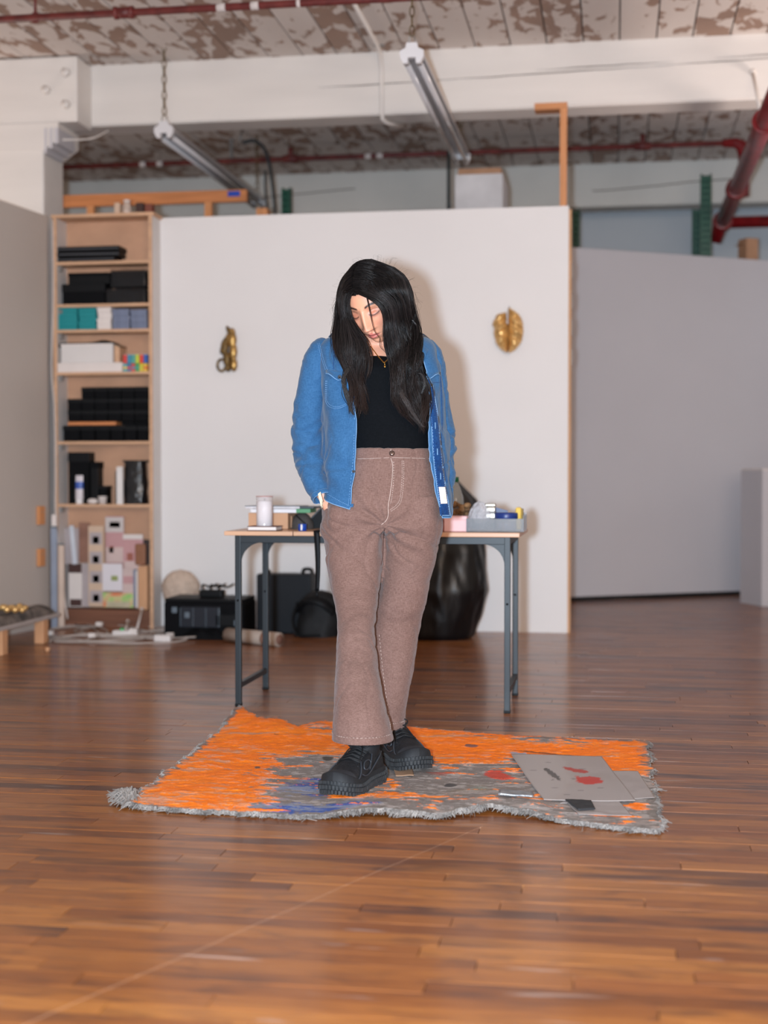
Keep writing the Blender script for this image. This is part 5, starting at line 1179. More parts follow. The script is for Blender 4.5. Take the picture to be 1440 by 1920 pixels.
# ---- head
HEAD_M = Matrix.Rotation(math.radians(-22), 4, 'Z') @ Matrix.Rotation(math.radians(31), 4, 'X') @ Matrix.Rotation(math.radians(-9), 4, 'Y')
HEAD_C = LP(700, 567, -.075); HS = 1.07
def head_mesh():
    bm = bmesh.new(); bmesh.ops.create_icosphere(bm, subdivisions=7, radius=1); d_ = np.array([v.co for v in bm.verts]); F_ = [[v.index for v in f.verts] for f in bm.faces]; bm.free()
    x, y, z = d_.T
    t = np.clip(-z, 0, 1); jaw = 1-.34*t**1.7
    fy = np.where(y < 0, -np.abs(y)**.82, y)
    X_ = .0735*x*jaw; Y_ = .093*fy; Z_ = .118*z
    Y_ = Y_*np.where(y > 0, 1-.25*t**1.2, 1-.06*t)+np.where(y < 0, -.010*t**2, 0)
    fr_ = sstep(.05, -.25, y)
    G = lambda xc, zc, sx, sz: np.exp(-((X_-xc)/sx)**2-((Z_-zc)/sz)**2)
    G2 = lambda xc, zc, sx, sz: G(xc, zc, sx, sz)+G(-xc, zc, sx, sz)
    k = np.clip((.014-Z_)/.060, 0, 1); nose = (.004+.021*k**1.15)*np.exp(-(X_/(.0075+.0065*k))**2)*sstep(.03, .008, Z_)*sstep(-.0545, -.047, Z_)
    f = nose+.007*G2(.0125, -.0465, .0065, .0062)-.010*G2(.031, .004, .017, .012)+.0065*G2(.032, -.002, .0135, .0085)+.004*G2(.028, .022, .02, .007)+.0055*G2(.042, -.03, .02, .02)
    f += .0055*G(0, -.073, .024, .016)+.0042*G(0, -.0672, .017, .0042)+.0056*G(0, -.0805, .0145, .005)-.0045*G(0, -.0737, .021, .0018)-.002*G(0, -.06, .004, .007)+.008*G(0, -.106, .018, .012)-.003*G(0, -.091, .018, .005)
    Y_ = Y_-f*fr_
    c = np.ones((len(X_), 3))*np.array(srgb((214, 150, 120)))
    def put(m, col_):
        nonlocal c
        m = (np.clip(m, 0, 1)*fr_)[:, None]; c = c*(1-m)+np.array(srgb(col_))*m
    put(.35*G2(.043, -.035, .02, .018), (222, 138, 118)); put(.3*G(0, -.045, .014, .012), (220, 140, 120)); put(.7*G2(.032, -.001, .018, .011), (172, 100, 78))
    put(sstep(1.15, .75, np.sqrt((X_/.0215)**2+((Z_+.0738)/(.0118-.004*np.abs(X_)/.02))**2)), (192, 108, 98)); put(.8*np.exp(-((Z_+.0737+.04*X_**2*20*0)/.0012)**2)*sstep(.022, .017, np.abs(X_)), (120, 56, 50))
    ax = np.abs(X_); bz = .0205+.0065*(1-((ax-.036)/.024)**2); put(1.0*np.exp(-((Z_-bz)/.0036)**4)*sstep(.010, .015, ax)*sstep(.060, .048, ax), (44, 28, 24))
    lz = -.0075+.0055*((ax-.032)/.016)**2; put(1.0*np.exp(-((Z_-lz)/.0022)**2)*sstep(.014, .019, ax)*sstep(.0505, .046, ax), (46, 30, 28)); put(.5*np.exp(-((Z_-lz+.004)/.0028)**2)*sstep(.016, .022, ax)*sstep(.05, .044, ax), (150, 92, 78))
    cz = .0095-.004*((ax-.032)/.016)**2; put(.6*np.exp(-((Z_-cz)/.0016)**2)*sstep(.016, .02, ax)*sstep(.05, .044, ax), (140, 84, 70)); put(.75*G2(.0075, -.0515, .0035, .0018), (110, 56, 48))
    P_ = np.stack([X_, Y_, Z_], 1)*HS
    return P_, F_, c
hp, hf, hc = head_mesh()
HM = np.array(HEAD_M.to_3x3())
hp = hp @ HM.T + HEAD_C
hx = lambda x, y, z: (HM @ np.array([x, y, z])*HS)+HEAD_C      # head frame to figure frame
# ---- body under the clothes: torso, neck, arms, hands with fingers, legs, feet, one surface
def limb(mb, P_, R_, n=18):
    P_ = [Vector(p) for p in P_]; Q = spl(P_, 6); R2 = np.interp(np.linspace(0, len(P_)-1, len(Q)), range(len(P_)), R_); mb.tube(Q, list(R2), n); mb.sphere(Q[0], R2[0], 14, 10); mb.sphere(Q[-1], R2[-1], 14, 10)
bmB = MB()
tb_, _ = loft([(648, 640, 786, .025, .06, 2), (665, 618, 800, .02, .085, 2.2), (700, 630, 796, .0, .10, 2.2), (760, 640, 796, 0, .095, 2.2), (830, 655, 800, 0, .085, 2.2), (900, 632, 812, 0, .10, 2.2), (975, 620, 815, 0, .10, 2.2)], 40, 40); bmB.add(tb_.v, tb_.f)
limb(bmB, [LP(712, 676, .03), LP(711, 655, .025), LP(710, 625, -.005), LP(708, 590, -.03)], [.066, .056, .052, .052])
limb(bmB, [LP(625, 668, .02), LP(600, 690, .02), LP(584, 760, .03), LP(579, 820, .04), LP(590, 880, -.02), LP(604, 922, -.05), LP(618, 952, -.035)], [.044, .040, .035, .032, .030, .024, .022])
limb(bmB, [LP(796, 674, .025), LP(808, 695, .022), LP(816, 760, .035), LP(826, 815, .048), LP(827, 870, .015), LP(822, 920, -.01), LP(812, 950, -.02)], [.04, .034, .030, .030, .028, .022, .02])
for sgn, base, dirx in ((1, LP(622, 960, -.04), .25), (-1, LP(806, 958, -.02), -.25)):
    palm = base+np.array([.012*sgn, 0, -.035]); limb(bmB, [base, palm, palm+np.array([.008*sgn, 0, -.03])], [.024, .029, .026])
    for q in range(4):
        b0 = palm+np.array([.01*sgn, -.022+.015*q, -.045]); ln = (.062, .072, .066, .05)[q]; limb(bmB, [b0, b0+np.array([.012*sgn, 0, -ln*.55]), b0+np.array([.03*sgn, .004, -ln])], [.009, .0085, .007], 8)
    th0 = palm+np.array([.012*sgn, -.024, .0]); limb(bmB, [th0, th0+np.array([.022*sgn, -.012, -.025]), th0+np.array([.034*sgn, -.012, -.05])], [.011, .010, .008], 8)
fT, fHl = fl(620, 1507), fl(700, 1467); rT, rHl = fl(784, 1458), fl(722, 1426)
fA = to_loc(fHl+(fT-fHl)*.22); rA = to_loc(rHl+(rT-rHl)*.22)
limb(bmB, [LP(668, 960, 0), LP(664, 1050, -.02), LP(668, 1150, fA[1]*.32), LP(680, 1280, fA[1]*.8), (fA[0], fA[1], .13), (fA[0], fA[1], .09)], [.085, .075, .055, .042, .034, .034])
limb(bmB, [LP(765, 960, 0), LP(764, 1050, .03), LP(750, 1150, .055), LP(735, 1280, rA[1]+.02), (rA[0], rA[1], .13), (rA[0], rA[1], .09)], [.085, .075, .055, .042, .034, .034])
for A_, T_ in ((fA, to_loc(fT)), (rA, to_loc(rT))):
    dv = T_-A_; limb(bmB, [(A_[0], A_[1], .08), (A_[0]+dv[0]*.5, A_[1]+dv[1]*.5, .062), (A_[0]+dv[0]*.8, A_[1]+dv[1]*.8, .052)], [.03, .026, .018])
for s in (-1, 1): bmB.sphere(hx(s*.072, .012, -.012), .022, 10, 8, (.5, .8, 1.4))
bmB.sphere(hx(0, .01, .01), .07, 16, 12)
body = voxel(bmB.mesh(), .006, 3)
bv_ = verts_of(body); nb0 = len(bv_)
allv = np.concatenate([bv_, hp]); allf = [tuple(p.vertices) for p in body.polygons]+[tuple(i+nb0 for i in f) for f in hf]
bme = bpy.data.meshes.new('person_body'); bme.from_pydata([tuple(p) for p in allv], [], allf); bme.polygons.foreach_set('use_smooth', [True]*len(bme.polygons))
vcol(bme, np.concatenate([np.ones((nb0, 3))*np.array(srgb((220, 160, 132))), hc]))
link('body', bme, skin, person)
bv_head = BVHTree.FromPolygons([tuple(p) for p in hp], hf)

# ---- black top
def teefold(p, th, v): return .004*nz3(p[0]*9, p[1]*9, p[2]*7)+.003*nz3(p[0]*22+p[2]*9, p[1]*20, p[2]*10)
tee, _ = loft([(653, 676, 744, .02, .064, 2), (658, 664, 758, .015, .078, 2), (666, 640, 784, .012, .095, 2.1), (682, 626, 798, .0, .115, 2.2), (715, 628, 802, -.005, .125, 2.3), (760, 636, 806, 0, .118, 2.3), (800, 645, 808, 0, .110, 2.3), (835, 652, 810, 0, .105, 2.4), (852, 654, 808, 0, .100, 2.4)], 96, 90, teefold, False)
tv = np.array(tee.v); zt0 = tv[:, 2].max(); tv[:, 2] -= .020*np.clip(1-(zt0-tv[:, 2])/.10, 0, 1)*np.clip(-tv[:, 1]/.07+.2, 0, 1); tee.v = [tuple(p) for p in tv]
to = link('top', tee, teem, person, True); solid(to, .003, -1)
# ---- jeans
def panfold(p, th, v): return 0
hip, _ = loft([(841, 650, 813, 0, .113, 2.3), (862, 643, 816, 0, .114, 2.3), (890, 628, 820, .0, .115, 2.3), (920, 611, 825, 0, .122, 2.3), (950, 603, 827, 0, .126, 2.2), (980, 604, 827, .0, .124, 2.2), (1000, 606, 825, .0, .115, 2.2)], 72, 50)
legL, _ = loft([(930, 612, 722, 0, .112, 2.2), (985, 603, 723, 0, .118, 2.2), (1040, 609, 719, -.014, .11, 2.2), (1090, 618, 714, fA[1]*.12, .105, 2.2), (1130, 626, 709, fA[1]*.25, .10, 2.2), (1180, 632, 704, fA[1]*.45, .095, 2.2), (1230, 630.5, 707, fA[1]*.63, .096, 2.2), (1280, 628, 714, fA[1]*.8, .10, 2.2), (1330, 626, 724, fA[1]*.93, .104, 2.2), (1379, 624.5, 735, fA[1]+.005, .108, 2.2)], 72, 90)
legR, _ = loft([(930, 722, 828, 0, .112, 2.2), (985, 722, 828, 0.005, .118, 2.2), (1040, 716, 821, .02, .11, 2.2), (1090, 712, 808, .04, .10, 2.2), (1130, 704, 799, .045, .095, 2.2), (1180, 696, 787, .05, .09, 2.2), (1230, 690, 779, (rA[1]+.05)/2, .09, 2.2), (1280, 682, 771, rA[1]+.02, .093, 2.2), (1320, 676, 764, rA[1]+.01, .096, 2.2), (1357, 672, 757.5, rA[1]+.005, .10, 2.2)], 72, 90)
pv = MB(); [pv.add(m.v, m.f) for m in (hip, legL, legR)]
handb = MB().sphere(LP(640, 972, -.075), .056, 16, 12, (.8, .9, 1.3)); pv.add(handb.v, handb.f)
pm_ = voxel(pv.mesh(), .0045, 5)
V_ = verts_of(pm_); nr = np.empty(len(V_)*3, dtype=np.float32); pm_.vertices.foreach_get('normal', nr); nr = nr.reshape(-1, 3)
crotch = LP(722, 985, -.1); dsp = np.zeros(len(V_))
for i, p in enumerate(V_):
    x, y, z = p
    w_ = math.exp(-((z-crotch[2])/.11)**2)
    dsp[i] = .0030*nz3(x*7, y*7, z*9)+.0036*nz3(x*11+z*5, y*11, z*24+3)*(.35+w_)+.0016*nz3(x*40, y*40, z*50)
    # drag lines fanning out from the crotch and across the near thigh
    ang = math.atan2(z-crotch[2], x-crotch[0]); dsp[i] += .0055*w_*math.sin(ang*9+6*nz3(x*6, 0, z*6))*(1 if y < 0 else 0)
    dsp[i] += .006*(w_*.9+.5*math.exp(-((z-.7)/.06)**2)+.35*math.exp(-((z-.47)/.09)**2))*crease(x*5+2, y*5, z*15+x*6, .13)+.0025*crease(x*8, y*8, z*5+4, .1)
    kz = math.exp(-((z-.46)/.1)**2)+math.exp(-((z-.2)/.07)**2); dsp[i] += .0045*kz*nz3(x*9+5, y*9, z*22)
V2 = V_+nr*dsp[:, None]; pm_.vertices.foreach_set('co', V2.astype(np.float32).ravel()); pm_.update()
jeans = link('jeans', pm_, brown, person); jb = bvh_of(pm_)
wbm = strip(jb, [(846, 656, 808), (852, 655, 810), (859, 653, 811)], .0035, 4); link('waistband', wbm, brown, jeans, True)
mb = seam(jb, [(654, 860), (690, 860), (735, 858), (780, 859), (810, 860)], .0009, .0022); link('waist_seam', mb, brown_seam, jeans, True)
mb = seam(jb, [(733, 842), (732, 855), (736, 872), (735, 900), (731, 930), (728, 948), (728, 965), (724, 976), (715, 984)], .0014, .0012); link('fly_edge', mb, brown_seam, jeans, True)
mb = MB(); stitches(jb, [(754, 864), (754, 890), (752, 920), (749, 938), (742, 948), (731, 956)], mb); stitches(jb, [(757, 864), (757, 892), (755, 922), (751, 942), (743, 952), (732, 959)], mb); stitches(jb, [(738, 866), (738, 900), (735, 930), (732, 945)], mb); link('fly_stitching', mb, brown_seam, jeans)['kind'] = 'stuff'
mb = seam(jb, [(722, 986), (719, 1010), (718, 1040), (714, 1060)], .0016, .0006); link('inseam', mb, brown_dark, jeans, True)
for (a, b) in (((667, 842), (667, 861)), ((800, 843), (800, 862))): link('belt_loop', patch(jb, [(a[0]-3, a[1]), (a[0]+3, a[1]), (b[0]+3, b[1]), (b[0]-3, b[1])], 3, 6, .007), brown, jeans, True)
p = proj(jb, 735, 850, .004); link('button', MB().lathe([(0, 0), (.0085, 0), (.009, .002), (.006, .004), (0, .0045)], 18, M=Matrix.Translation(Vector(p)) @ Matrix.Rotation(PI/2, 4, 'X')), pm('jean_button', (112, 92, 84), .3, .8), jeans, True)
mb = MB(); 
for s_ in (0, 3.5): stitches(jb, [(601+s_, 925), (606+s_, 940), (612+s_, 955)], mb, off=.002)
link('pocket_stitching', mb, brown_seam, jeans)['kind'] = 'stuff'
link('pocket_lining', patch(jb, [(596, 926), (601, 922), (608, 950), (603, 955)], 4, 8, .004), pm('pocket_cream', (196, 184, 160), .8), jeans, True)
# hems: turned bands with puckered stitching, open below
def hem(st_bot, st_top, nm):
    m, A = loft([(*st_top[:1], st_top[1]-1.2, st_top[2]+1.2, st_top[3], st_top[4]+.002, 2.2), (*st_bot[:1], st_bot[1]-1.2, st_bot[2]+1.2, st_bot[3], st_bot[4]+.002, 2.2)], 110, 8, lambda p, th, v: .0012*math.sin(th*46)+.001*nz3(p[0]*30, p[1]*30, 2), False)
    h_ = link(nm, m, brown, jeans, True); solid(h_, .003, -1); return A
hA = hem((1385, 624, 737, fA[1]+.005, .109), (1371, 624.5, 733.5, fA[1]+.007, .1075), 'hem'); hB = hem((1361, 671.5, 758, rA[1]+.005, .101), (1347, 673, 759, rA[1]+.006, .099), 'hem')
for A in (hA, hB):
    mb = MB(); R0 = A[0]+np.array([0, 0, -.001])
    for k in range(0, 110, 1):
        a, b = R0[k], R0[(k+1) % 110]; c_ = A.mean((0, 1)); o_ = (a-c_); o_[2] = 0; o_ = o_/np.linalg.norm(o_)*.0016
        if k % 2 == 0: mb.tube([a+o_, b+o_], .0008, 4, False)
    link('hem_stitching', mb, brown_seam, jeans)['kind'] = 'stuff'
sm = MB(); stitches(jb, [(711, 1190), (716, 1240), (722, 1290), (729, 1340), (733, 1368)], sm, .0008); link('leg_stitching', sm, brown_seam, jeans)['kind'] = 'stuff'

# ---- denim shirt
def interp_rows(tab, q): tab = np.array(tab, float); return [cr(tab[:, 0], tab[:, k], q) for k in range(1, tab.shape[1])]
JS = [(626, 640, 776, .03, .075), (634, 616, 800, .03, .095), (646, 604, 815, .025, .112), (670, 600, 824, .015, .128), (710, 603, 830, .0, .142), (760, 604, 833, -.005, .148), (820, 604, 838, -.005, .15), (870, 602, 841, -.005, .152), (920, 600, 846, -.005, .156), (975, 598, 852, -.005, .16)]
EL = [(626, 672), (646, 674), (700, 670), (750, 671), (800, 673), (845, 672), (890, 669), (952, 662), (975, 660)]
ER = [(626, 752), (646, 775), (700, 796), (760, 799), (830, 798), (880, 803), (930, 812), (968, 823), (975, 826)]
NT, NJ = 150, 110
A = np.zeros((NJ, NT, 3))
for i in range(NT):
    t = i/(NT-1)
    bot = np.interp(t, [0, .06, .14, .2, .35, .65, .8, .9, .96, 1], [953, 944, 930, 914, 940, 950, 938, 950, 969, 969]); top = np.interp(t, [0, .5, 1], [632, 622, 636])
    q = np.linspace(top, bot, NJ); S = interp_rows(JS, q); l_ = np.interp(q, *np.array(EL).T); r_ = np.interp(q, *np.array(ER).T)
    for j in range(NJ):
        pl_ = LP(S[0][j], q[j], S[2][j]); pr_ = LP(S[1][j], q[j], S[2][j]); cx = (pl_[0]+pr_[0])/2; a = (pr_[0]-pl_[0])/2
        b = S[3][j]; f0 = -math.acos(np.clip((LP(l_[j], q[j], S[2][j]-b*.9)[0]-cx)/a, -1, 1)); f1 = -math.acos(np.clip((LP(r_[j], q[j], S[2][j]-b*.9)[0]-cx)/a, -1, 1))-2*PI
        ph = f0+(f1-f0)*t; e = 2/2.3; co, si = math.cos(ph), math.sin(ph)
        p = np.array([cx+a*math.copysign(abs(co)**e, co), S[2][j]+b*math.copysign(abs(si)**e, si), pl_[2]])
        vv = j/(NJ-1); dr = .009*nz3(p[0]*6, p[1]*6, p[2]*3.5+1)+.007*nz3(p[0]*15+p[2]*9, p[1]*13, p[2]*7)+.003*nz3(p[0]*34, p[1]*30, p[2]*26)
        dr += .006*crease(p[0]*7+p[2]*5, p[1]*6, p[2]*4.5+7, .13)+.005*math.exp(-((q[j]-880)/60)**2)*crease(p[0]*9+p[2]*9+3, p[1]*7, p[2]*8)
        # long soft drapes that open towards the hem, and the pull lines above the pocket hand
        dr += .007*vv*math.sin(ph*7+2*nz3(p[0]*4, 0, p[2]*4)); 
        if t < .25: dr += .0055*math.exp(-((q[j]-890)/45)**2)*math.sin((q[j]*.9-p[0]*580*.8)*.11)
        o_ = np.array([co*b, si*a, 0]); o_ /= np.linalg.norm(o_); p = p+o_*(dr+.003); A[j, i] = p
shirt_mb = MB().grid(A); shirt = link('denim_shirt', shirt_mb, denim, person, True); solid(shirt, .0025, -1)
def sleeve(P_, name, seed, nrow=110, n=44):
    """rows: (px, py, yl, radius px, cuff)"""
    pts = spl([Vector(LP(x, y, yl)) for x, y, yl, r_ in P_], 12); rr = np.interp(np.linspace(0, len(P_)-1, len(pts)), range(len(P_)), [r_/560 for *_, r_ in P_])
    m = len(pts); A = np.zeros((m, n, 3)); up = None
    for i, p in enumerate(pts):
        t = (pts[min(i+1, m-1)]-pts[max(i-1, 0)]).normalized()
        if up is None: up = Vector((0, -1, 0))
        up = (up-t*up.dot(t)).normalized(); w_ = t.cross(up); v = i/(m-1)
        for k in range(n):
            a = 2*PI*k/n; d_ = up*math.cos(a)+w_*math.sin(a); base = p+d_*rr[i]
            el = math.exp(-((v-.62)/.22)**2)
            fo = .006*nz3(base.x*9+seed, base.y*9, base.z*6)+.0075*el*nz3(base.x*11+seed+base.z*6, base.y*10, base.z*30)+.0030*el*math.sin(base.z*95+9*nz3(base.x*9+seed, base.y*9, base.z*7)+a*2)+.002*nz3(base.x*30, base.y*30, base.z*36+seed)
            fo += .007*(.25+el)*crease(base.x*7+seed, base.y*7, base.z*13+seed+base.x*5, .14)+.004*crease(base.x*12+seed*2, base.y*10, base.z*9, .1)
            A[i, k] = base+d_*fo
    return MB().grid(A, True), A
slL, aL = sleeve([(616, 646, .03, 20), (606, 660, .02, 27), (598, 682, .015, 30), (589, 720, .015, 29.5), (580, 770, .025, 29.5), (576, 815, .035, 30.5), (579, 850, .02, 29.5), (585, 882, -.02, 27), (592, 904, -.05, 23.5), (600, 924, -.075, 19), (604, 934, -.085, 18)], 'sleeve', 2)
slR, aR = sleeve([(795, 650, .03, 22), (806, 664, .025, 24), (811, 690, .02, 24.5), (815, 725, .025, 24.5), (821, 770, .035, 25), (828, 805, .05, 26), (829, 840, .04, 25), (829, 875, .02, 23), (833, 893, .01, 22.5), (833, 912, -.01, 18), (834, 930, -.02, 16)], 'sleeve', 9)
sL = link('sleeve', slL, denim, shirt, True); sR = link('sleeve', slR, denim, shirt, True); solid(sL, .0025, -1); solid(sR, .0025, -1)
for A_, s in ((aL, 0), (aR, 1)):
    R_ = A_[-9:]; c_ = R_.mean(1, keepdims=True); cf = c_+(R_-c_)*1.05; cu = link('cuff', MB().grid(cf, True), denim, shirt, True); solid(cu, .003, 0)
    mb = MB(); mb.tube([tuple(p) for p in cf[0]]+[tuple(cf[0][0])], .0012, 5, False); mb.tube([tuple(p) for p in cf[-1]]+[tuple(cf[-1][0])], .0013, 5, False); link('cuff_stitching', mb, stitch_b, shirt)['kind'] = 'stuff'
sb_ = bvh_of(shirt_mb, slL, slR); s1 = bvh_of(shirt_mb)
# left front: dark inner band along the opening, pocket with a curling flap, buttons
link('placket', strip(s1, [(672, 661, 671), (700, 661, 670), (740, 663, 671), (780, 667, 673), (810, 669, 673)], .0035), denim_dark, shirt, True)
link('placket', strip(s1, [(812, 665, 673), (845, 664, 672), (890, 660, 669), (930, 657, 665), (951, 655, 662)], .003), denim, shirt, True)
mb = MB(); stitches(s1, [(664, 815), (663, 850), (659, 890), (655, 930), (653, 948)], mb, .0008); stitches(s1, [(660, 700), (661, 740), (665, 790)], mb, .0008)
stitches(s1, [(601, 918), (620, 930), (640, 941), (660, 951)], mb, .0008); link('front_stitching', mb, stitch_b, shirt)['kind'] = 'stuff'
ed = MB(); ed.tube([tuple(p) for p in A[:, 0]], .0016, 6, False); ed.tube([tuple(p) for p in A[:, -1]], .0016, 6, False); ed.tube([tuple(p) for p in A[-1]], .0016, 6, False); link('edge_piping', ed, stitch_b, shirt, True)
link('pocket', patch(sb_, [(611, 712), (656, 714), (655, 756), (611, 753)], 16, 14, .0042, 12), denim, shirt, True)
mb = MB(); stitches(sb_, [(611, 714), (610, 740), (611, 754), (618, 763), (632, 766), (645, 762), (656, 756)], mb, .0009, .0055); stitches(sb_, [(613, 714), (612, 740), (613, 752), (620, 760), (632, 763), (645, 759), (655, 753)], mb, .0008, .0055); link('pocket_stitching', mb, stitch_b, shirt)['kind'] = 'stuff'
def flap(bv, pts, nm):
    """flap hanging from a line, its lower edge curling outward"""
    P_ = np.array(pts, float); n = len(P_); A_ = np.zeros((8, n, 3))
    for i in range(n):
        for j in range(8):
            s = j/7; A_[j, i] = proj(bv, P_[i, 0], P_[i, 1]+P_[i, 2]*s, .004+P_[i, 3]*s*s)
    f_ = link(nm, MB().grid(A_), denim, shirt, True); solid(f_, .003, 0); e = MB().tube([tuple(p) for p in A_[-1]], .0016, 5, False); link('flap_edge', e, stitch_b, shirt, True)
flap(sb_, [(611, 694, 6, .016), (616, 693, 8, .020), (621, 694, 10, .014), (627, 695, 14, .008), (634, 696, 17, .006), (642, 697, 14, .006), (650, 698, 9, .006), (657, 699, 6, .005)], 'pocket_flap')
flap(sb_, [(801, 700, 10, .006), (806, 699, 11, .006), (811, 699, 8, .012), (816, 698, 5, .018), (821, 697, 4, .018), (825, 698, 6, .012)], 'pocket_flap')
mb = seam(sb_, [(803, 717), (812, 717), (825, 717)], .0009, .002); seam(sb_, [(826, 706), (828, 740), (829, 780), (829, 800), (828, 840), (834, 880), (838, 905)], .0014, .001, mb=mb); link('panel_seam', mb, denim_dark, shirt, True)
mb = MB(); stitches(sb_, [(596, 644), (601, 665), (607, 685), (613, 700)], mb, .0009, .003); stitches(sb_, [(599, 643), (604, 664), (610, 684), (616, 698)], mb, .0009, .003); link('shoulder_stitching', mb, stitch_b, shirt)['kind'] = 'stuff'
mb = seam(sb_, [(626, 645), (626, 668), (625, 692)], .0012, .001); link('front_seam', mb, denim_dark, shirt, True)
def button(bv, px, py, r_=.0065, off=.008):
    p = Vector(proj(bv, px, py, off)); link('button', MB().lathe([(0, 0), (r_*.8, 0), (r_, .0015), (r_, .003), (r_*.6, .0036), (r_*.5, .0026), (0, .0026)], 16, M=Matrix.Translation(p) @ Matrix.Rotation(PI/2, 4, 'X')), pm('dark_button', (30, 30, 36), .35), shirt, True)
button(sb_, 637, 707, off=.014); button(sb_, 808, 722, off=.006); button(s1, 663, 884, .005, .005); button(s1, 667, 834, .004, .005)
# right front: turned back dark placket with buttonholes and the sewn label
band = [(708, 797, 805), (722, 799, 812), (745, 802, 816), (775, 806, 821), (800, 809, 824), (840, 811, 828), (875, 814, 831), (905, 818, 835), (935, 822, 840), (967, 826, 845)]
pk = strip(s1, band, .006); bo = link('placket', pk, denim_dark, shirt, True); solid(bo, .003, 0); pb = bvh_of(pk)
mb = MB()
for c in (1, 2):
    L_ = [(r_[c]+(1.8 if c == 1 else -1.8), r_[0]) for r_ in band]; stitches(pb, L_, mb, .0008, .002, .5)
mb.tube([proj(pb, r_[1]+.2, r_[0], .002) for r_ in band], .0012, 5, False); mb.tube([proj(pb, r_[2]-.2, r_[0], .002) for r_ in band], .0012, 5, False); mb.tube([proj(pb, x, 966.5, .003) for x in (828.5, 835, 842.5)], .0022, 5, False); link('placket_stitching', mb, stitch_b, shirt)['kind'] = 'stuff'
for (y, x) in ((748, 809), (798, 816), (847, 820), (893, 826)): link('buttonhole', patch(pb, [(x-.9, y-6), (x+.9, y-6), (x+1.3, y+6), (x-.5, y+6)], 3, 6, .003), stitch_b, shirt)
lab = patch(pb, [(822.5, 913), (834.5, 913), (839, 944), (826.5, 944.5)], 6, 10, .004); link('sewn_label', lab, pm('label_cotton', (226, 206, 194), .8, var=.18, vs=160), shirt, True)
# collar
def collar(pts, nm):
    P_ = np.array(pts, float); n = len(P_); A_ = np.zeros((6, n, 3))
    for i in range(n):
        for j in range(6):
            s = j/5; A_[j, i] = LP(P_[i, 0]+(P_[i, 3]-P_[i, 0])*s, P_[i, 1]+(P_[i, 4]-P_[i, 1])*s, P_[i, 2]+(P_[i, 5]-P_[i, 2])*s)
    c_ = link(nm, MB().grid(A_), denim, shirt, True); solid(c_, .004, 0)
collar([(628, 619, .05, 618, 632, .02), (634, 616, .0, 622, 640, -.04), (642, 618, -.05, 632, 652, -.10), (656, 632, -.09, 648, 668, -.135), (668, 650, -.11, 660, 682, -.145)], 'collar')
collar([(796, 628, .05, 808, 640, .02), (790, 628, .0, 806, 650, -.04), (784, 632, -.05, 800, 662, -.10), (776, 642, -.08, 794, 678, -.125)], 'collar')
collar([(628, 619, .05, 616, 632, .06), (670, 608, .11, 665, 632, .13), (715, 606, .12, 715, 632, .14), (760, 610, .11, 765, 634, .13), (796, 628, .05, 810, 640, .06)], 'collar_back')

# ---- necklace
tbv = bvh_of(tee, bme)
nkp = [proj(tbv, x, y, .004) for x, y in ((695, 649), (700, 656), (708, 667), (715, 675), (720, 680), (723, 678), (728, 673), (736, 660))]
goldc = pm('necklace_gold', (224, 160, 76), .25, .85)
nko = link('necklace', MB().tube(spl([Vector(p) for p in nkp], 6), .0018, 6), goldc, person, True)
p = Vector(proj(tbv, 721, 680, .006)); link('pendant', MB().tube([p, p+Vector((.001, -.001, -.009))], .0016, 6).sphere(p+Vector((.001, -.003, -.015)), .0048, 10, 8, (1, .6, 1.3)).sphere(p+Vector((-.0015, -.003, -.021)), .003, 8, 6), goldc, nko, True)

# ---- hair: cap over the skull, then locks and single strands
hair_m = pm('black_hair', (16, 12, 12), .36, var=0, attr='paint', spec=.2)
hv, hfc, hcol = [], [], []
class HairMB(MB): pass
hm = MB(); hcl = []
bm = bmesh.new(); bmesh.ops.create_icosphere(bm, subdivisions=6, radius=1); cv = np.array([v.co for v in bm.verts]); cf = [[v.index for v in f.verts] for f in bm.faces]; bm.free()
def cap_r(d_):
    x, y, z = d_; t = max(0, -z); return np.array([.084*x*(1-.05*t), .1045*y+.006 if y > 0 else -.1045*abs(y)**.82+.006*(1+y), .126*z])
keep = [not (d_[1] < -.12 and d_[2] < .50+.10*abs(d_[0]) and abs(d_[0]) < .86) for d_ in cv]
ci = {}; 
for i, k in enumerate(keep):
    if k and cv[i][2] > -.72: ci[i] = len(hm.v); hm.v.append(tuple(hx(*(cap_r(cv[i])*(1+.02*nz3(*(cv[i]*6))))))); hcl.append((.004, .0033, .0033))
hm.f += [tuple(ci[i] for i in f) for f in cf if all(i in ci for i in f)]
rh = random.Random(77)
PART = [(663, 547), (661, 530), (662, 512), (668, 498), (680, 489), (698, 485)]
def part_pt(s):
    k = s*(len(PART)-1); i = min(int(k), len(PART)-2); f = k-i; return PART[i][0]*(1-f)+PART[i+1][0]*f, PART[i][1]*(1-f)+PART[i+1][1]*f
